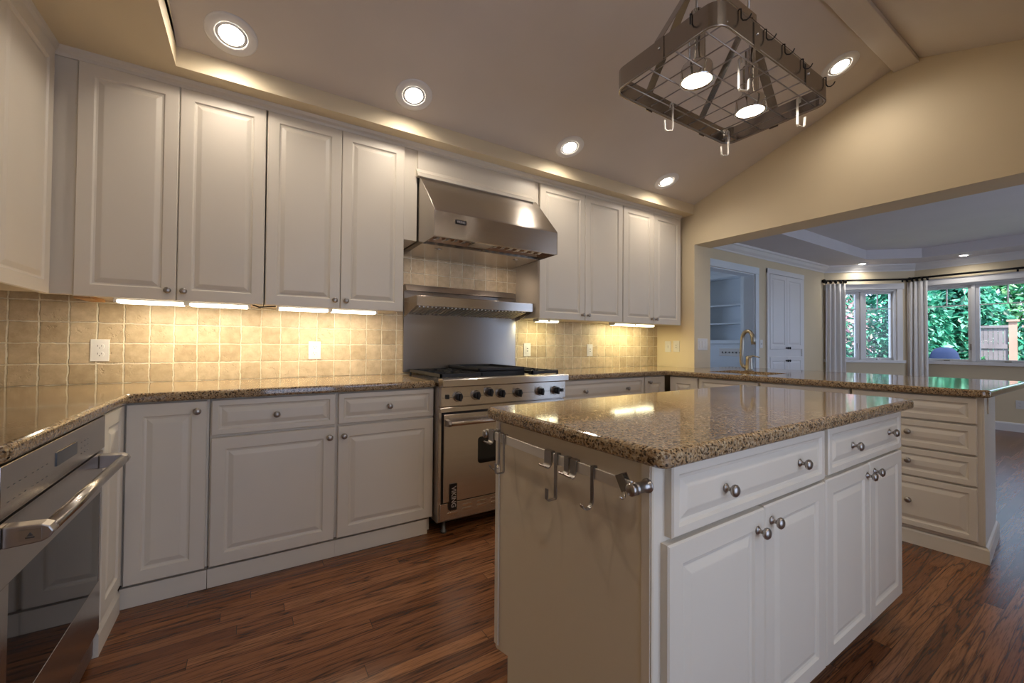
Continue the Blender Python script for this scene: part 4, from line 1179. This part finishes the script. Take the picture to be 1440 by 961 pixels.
# ================================================================== SIDE ROOM SHELF, PANTRY
t = thing('built_in_bookcase', 'pale blue recessed shelf unit seen through the dining room doorway', 'shelf', (6.60, 0.99, 0), -PI / 2)
mb = MB()
xa, xb, za, zb2 = -0.42, 0.42, 1.17, 2.32
for a in [(xa, xb, za, za + .06), (xa, xb, zb2 - .06, zb2), (xa, xa + .06, za, zb2), (xb - .06, xb, za, zb2)]:
    mb.box(a[0], a[1], -0.022, 0, a[2], a[3])
mb.build('frame', BLUEW, t, bevel=0.003)
MB().box(xa + .061, xb - .061, 0.255, 0.275, za + .061, zb2 - .061).build('back', BLUEW, t)
for z in (1.50, 1.80):
    MB().box(xa + .061, xb - .061, 0.0, 0.255, z - 0.01, z + 0.01).build('shelf', BLUEW, t)

t = thing('pantry_cabinet', 'tall white four-door pantry built into the dining wall', 'pantry', (6.073, -0.001, 0), 0)
PW = 1.092
mb = MB(); mb.box(0, 0.065, -0.022, 0, 0, 2.215); mb.box(PW - 0.065, PW, -0.022, 0, 0, 2.215); mb.box(0, PW, -0.026, 0, 2.155, 2.225)
mb.build('casing', TRIM, t, bevel=0.003)
MB().box(0.065, PW - 0.065, -0.006, 0, 0, 2.155).build('face', TRIM, t)
for a, b_, c, d, kx, kz in [(0.068, 0.544, 1.090, 2.150, 0.515, 1.110), (0.548, 1.024, 1.090, 2.150, 0.577, 1.110), (0.068, 0.544, 0.12, 0.985, 0.515, 0.925), (0.548, 1.024, 0.12, 0.985, 0.577, 0.925)]:
    o = MB().door(a, b_, c, d, y=-0.006, rail=0.06).build('door', TRIM, t)
    MB().knob(kx, kz, -0.026, 0.018).build('knob', BRONZE, o)

# ================================================================== CURTAINS
def curtain(label, loc, rotz, w_, z0, z1, folds, seed):
    rnd = random.Random(seed)
    t = thing('curtain', label, 'curtain', loc, rotz, 'linen curtains in the bay')
    nx = folds * 12
    ph = [rnd.uniform(0.8, 1.25) for _ in range(folds + 1)]
    lps = []
    for iz in range(14):
        f = iz / 13; z = z1 + (z0 - z1) * f
        row = []
        for i in range(nx + 1):
            u = i / nx
            k = int(u * folds) if u < 1 else folds - 1
            amp = (0.016 + 0.008 * f) * ph[k]
            sp = 0.9 + 0.12 * f
            x = (u - 0.5) * w_ * sp + 0.006 * math.sin(u * 9 + f * 2)
            y = amp * math.sin(u * folds * 2 * PI + 0.3 * f)
            row.append((x, y, z))
        lps.append(row)
    o = MB().loops(lps, closed=False, cap0=False, cap1=False, smooth=True).build('fabric', CURT, t, recalc=False)
    so = o.modifiers.new('s', 'SOLIDIFY'); so.thickness = 0.003
    rg = MB()
    for k in range(folds + 1):
        x = (k / folds - 0.5) * w_ * 0.92
        rg.lathe([(0.022, -0.008), (0.031, -0.008), (0.031, 0.008), (0.022, 0.008), (0.022, -0.008)], (x, 0, z1 + 0.035), (1, 0, 0.25), 14)
    each(rg, 'ring', BRONZE, t)
    return t


def bay1(s, off):
    return (7.92 + s * S2 - off * S2, -s * S2 - off * S2)
p = bay1(0.13, 0.07)
curtain('light linen curtain hanging left of the left dining window', (p[0], p[1], 0), -PI / 4, 0.30, 0.03, 2.145, 4, 1)
curtain('light linen curtain hanging in the bay corner between the two windows', (8.70, -0.93, 0), -PI / 2, 0.25, 0.03, 2.150, 4, 2)
r0 = bay1(-0.02, 0.07); r1 = bay1(1.17, 0.07)
t = thing('curtain_rod', 'black iron curtain rod over the left dining window', 'curtain rod', (r0[0], r0[1], 2.195), -PI / 4)
MB().cyl((0.0, 0, 0), (1.16, 0, 0), 0.015, 12).build('rod', BRONZE, t)
MB().lathe([(0, -0.045), (0.02, -0.04), (0.032, -0.018), (0.032, -0.005), (0.02, 0.012), (0.015, 0.018)], (0, 0, 0), (1, 0, 0), 14).build('finial', BRONZE, t)
for x in (0.30, 1.10):
    MB().box(x - 0.006, x + 0.006, 0, 0.07, -0.006, 0.006).box(x - 0.010, x + 0.010, 0.064, 0.070, -0.035, 0.025).build('bracket', BRONZE, t)
t = thing('curtain_rod', 'black iron curtain rod over the right dining window', 'curtain rod', (8.73, -0.84, 2.21), -PI / 2)
MB().cyl((0.0, 0, 0), (2.95, 0, 0), 0.015, 12).build('rod', BRONZE, t)
MB().lathe([(0.011, -0.02), (0.02, -0.012), (0.022, 0.0), (0.016, 0.012), (0.011, 0.016)], (0, 0, 0), (1, 0, 0), 14).build('finial', BRONZE, t)
for x in (0.06, 1.07, 2.10):
    MB().box(x - 0.006, x + 0.006, 0, 0.07, -0.006, 0.006).box(x - 0.010, x + 0.010, 0.064, 0.070, -0.06, 0.02).build('bracket', BRONZE, t)

# ================================================================== GARDEN
struct('ground', MB().box(9.05, 30, -16, 14, -0.5, -0.35), SOIL)


def shrub(label, x, y, r, h, nleaf, m, seed, size=0.11):
    rnd = random.Random(seed)
    t = thing('garden_shrub', label, 'shrub', (x, y, -0.36), 0, 'leafy shrubs outside the dining windows')
    vs, fs = [], []
    for k in range(nleaf):
        th = rnd.uniform(0, 2 * PI); u = rnd.random() ** 0.4; zz = rnd.random()
        bulge = math.sin(PI * min(1, 0.12 + zz * 0.9)) ** 0.5
        lump = 1 + 0.18 * math.sin(3 * th + seed) * math.sin(5 * zz + seed)
        px = math.cos(th) * r * u * bulge * lump; py = math.sin(th) * r * u * bulge * lump; pz = 0.1 + zz * (h - 0.1)
        s = size * rnd.uniform(0.6, 1.4)
        q = Vector((rnd.uniform(-1, 1) + math.cos(th) * 0.8, rnd.uniform(-1, 1) + math.sin(th) * 0.8, rnd.uniform(0.1, 1.3))).normalized()
        a = q.orthogonal().normalized(); a = Matrix.Rotation(rnd.uniform(0, 2 * PI), 3, q) @ a; b_ = q.cross(a)
        c = Vector((px, py, pz)); i = len(vs)
        vs += [c - a * s * 0.5, c + b_ * s * 0.24 - a * s * 0.1 + q * s * .05, c + a * s * 0.5, c - b_ * s * 0.24 - a * s * 0.1 + q * s * .05]
        fs.append((i, i + 1, i + 2, i + 3))
    me = bpy.data.meshes.new('foliage'); me.from_pydata([tuple(v) for v in vs], [], fs); me.materials.append(m)
    o = bpy.data.objects.new('foliage', me); C.objects.link(o); o.parent = t
    st = MB()
    for k in range(5):
        a = k * 1.3; st.tube([(0, 0, 0), (0.1 * math.cos(a) * r, 0.1 * math.sin(a) * r, h * 0.3), (0.45 * math.cos(a) * r, 0.45 * math.sin(a) * r, h * 0.75)], [0.035, 0.025, 0.01], 6)
    st.build('stem', BARK, t)
    return t


shrub('teal-green leafy shrub outside the left dining window, its left half', 12.2, 1.55, 0.92, 3.3, 5200, LEAFS[2], 1, 0.15)
shrub('teal-green leafy shrub outside the left dining window, its right half', 12.6, 0.05, 0.60, 3.1, 3600, LEAFS[0], 2, 0.14)
shrub('broad-leaved shrub just right of the bay corner curtain, behind the blue cover', 14.35, -0.35, 0.85, 3.5, 5200, LEAFS[0], 3, 0.19)
shrub('leafy shrub behind the wooden fence at right', 15.9, -2.0, 0.95, 2.9, 4200, LEAFS[0], 4, 0.17)
shrub('low green shrub at the foot of the fence', 12.55, -1.0, 0.16, 1.30, 200, LEAFS[1], 5, 0.09)
shrub('shrub beyond the fence at the right photo edge', 15.7, -4.1, 0.95, 2.75, 3000, LEAFS[1], 6, 0.15)
shrub('tall hedge shrub behind the others at left', 17.0, 4.9, 1.7, 4.4, 6000, LEAFS[0], 7, 0.2)
shrub('tall hedge shrub behind the others at centre', 18.6, -0.5, 1.6, 4.2, 6000, LEAFS[1], 8, 0.2)
shrub('tall hedge shrub filling the gap behind the left dining window', 16.4, 1.75, 1.1, 4.2, 5000, LEAFS[0], 9, 0.18)
# fence
t = thing('garden_fence', 'weathered grey board fence outside the right dining window', 'fence', (13.0, -0.80, -0.35), R(-90 + 6))
bd = MB(); k = 0; x = 0.0
while x < 0.44:
    bd.box(x, x + 0.062, 0, 0.02, 0.05, 1.90); x += 0.068
bd.build('board', FENCEM, t)
MB().box(-0.02, 0.48, -0.03, 0.05, 1.90, 1.95).box(0, 0.46, -0.02, 0.0, 1.47, 1.56).build('rail', FENCEM, t)
fp = []
for i, (px, hh) in enumerate([(0.48, 2.02), (0.68, 1.90)]):
    po = MB().box(px, px + 0.11, -0.03, 0.08, 0, hh).build('post', POSTM, t)
    MB().box(px - 0.03, px + 0.14, -0.06, 0.11, hh, hh + 0.04).build('post_cap', POSTM, po)
# fence beyond
t = thing('garden_fence', 'distant low board fence behind the posts at the right photo edge', 'fence', (14.0, -1.9, -0.35), R(-90))
bd = MB(); x = 0
while x < 4.0:
    bd.box(x, x + 0.13, 0, 0.02, 0.05, 1.5); x += 0.145
bd.build('board', FENCEM, t)
# covered grill
t = thing('covered_grill', 'barbecue under a dark blue cover outside the dining window', 'grill', (11.2, -0.72, -0.35))
mb = MB()
lps = []
for z, k in [(0.0, 1.0), (0.7, 0.98), (1.0, 1.0), (1.25, 0.98), (1.38, 0.86), (1.46, 0.6), (1.49, 0.25)]:
    lps.append([(0.17 * k * math.copysign(abs(math.cos(a)) ** 0.7, math.cos(a)), 0.21 * k * math.copysign(abs(math.sin(a)) ** 0.7, math.sin(a)), z) for a in [2 * PI * i / 28 for i in range(28)]])
mb.loops(lps, smooth=True).build('cover', COVERM, t)
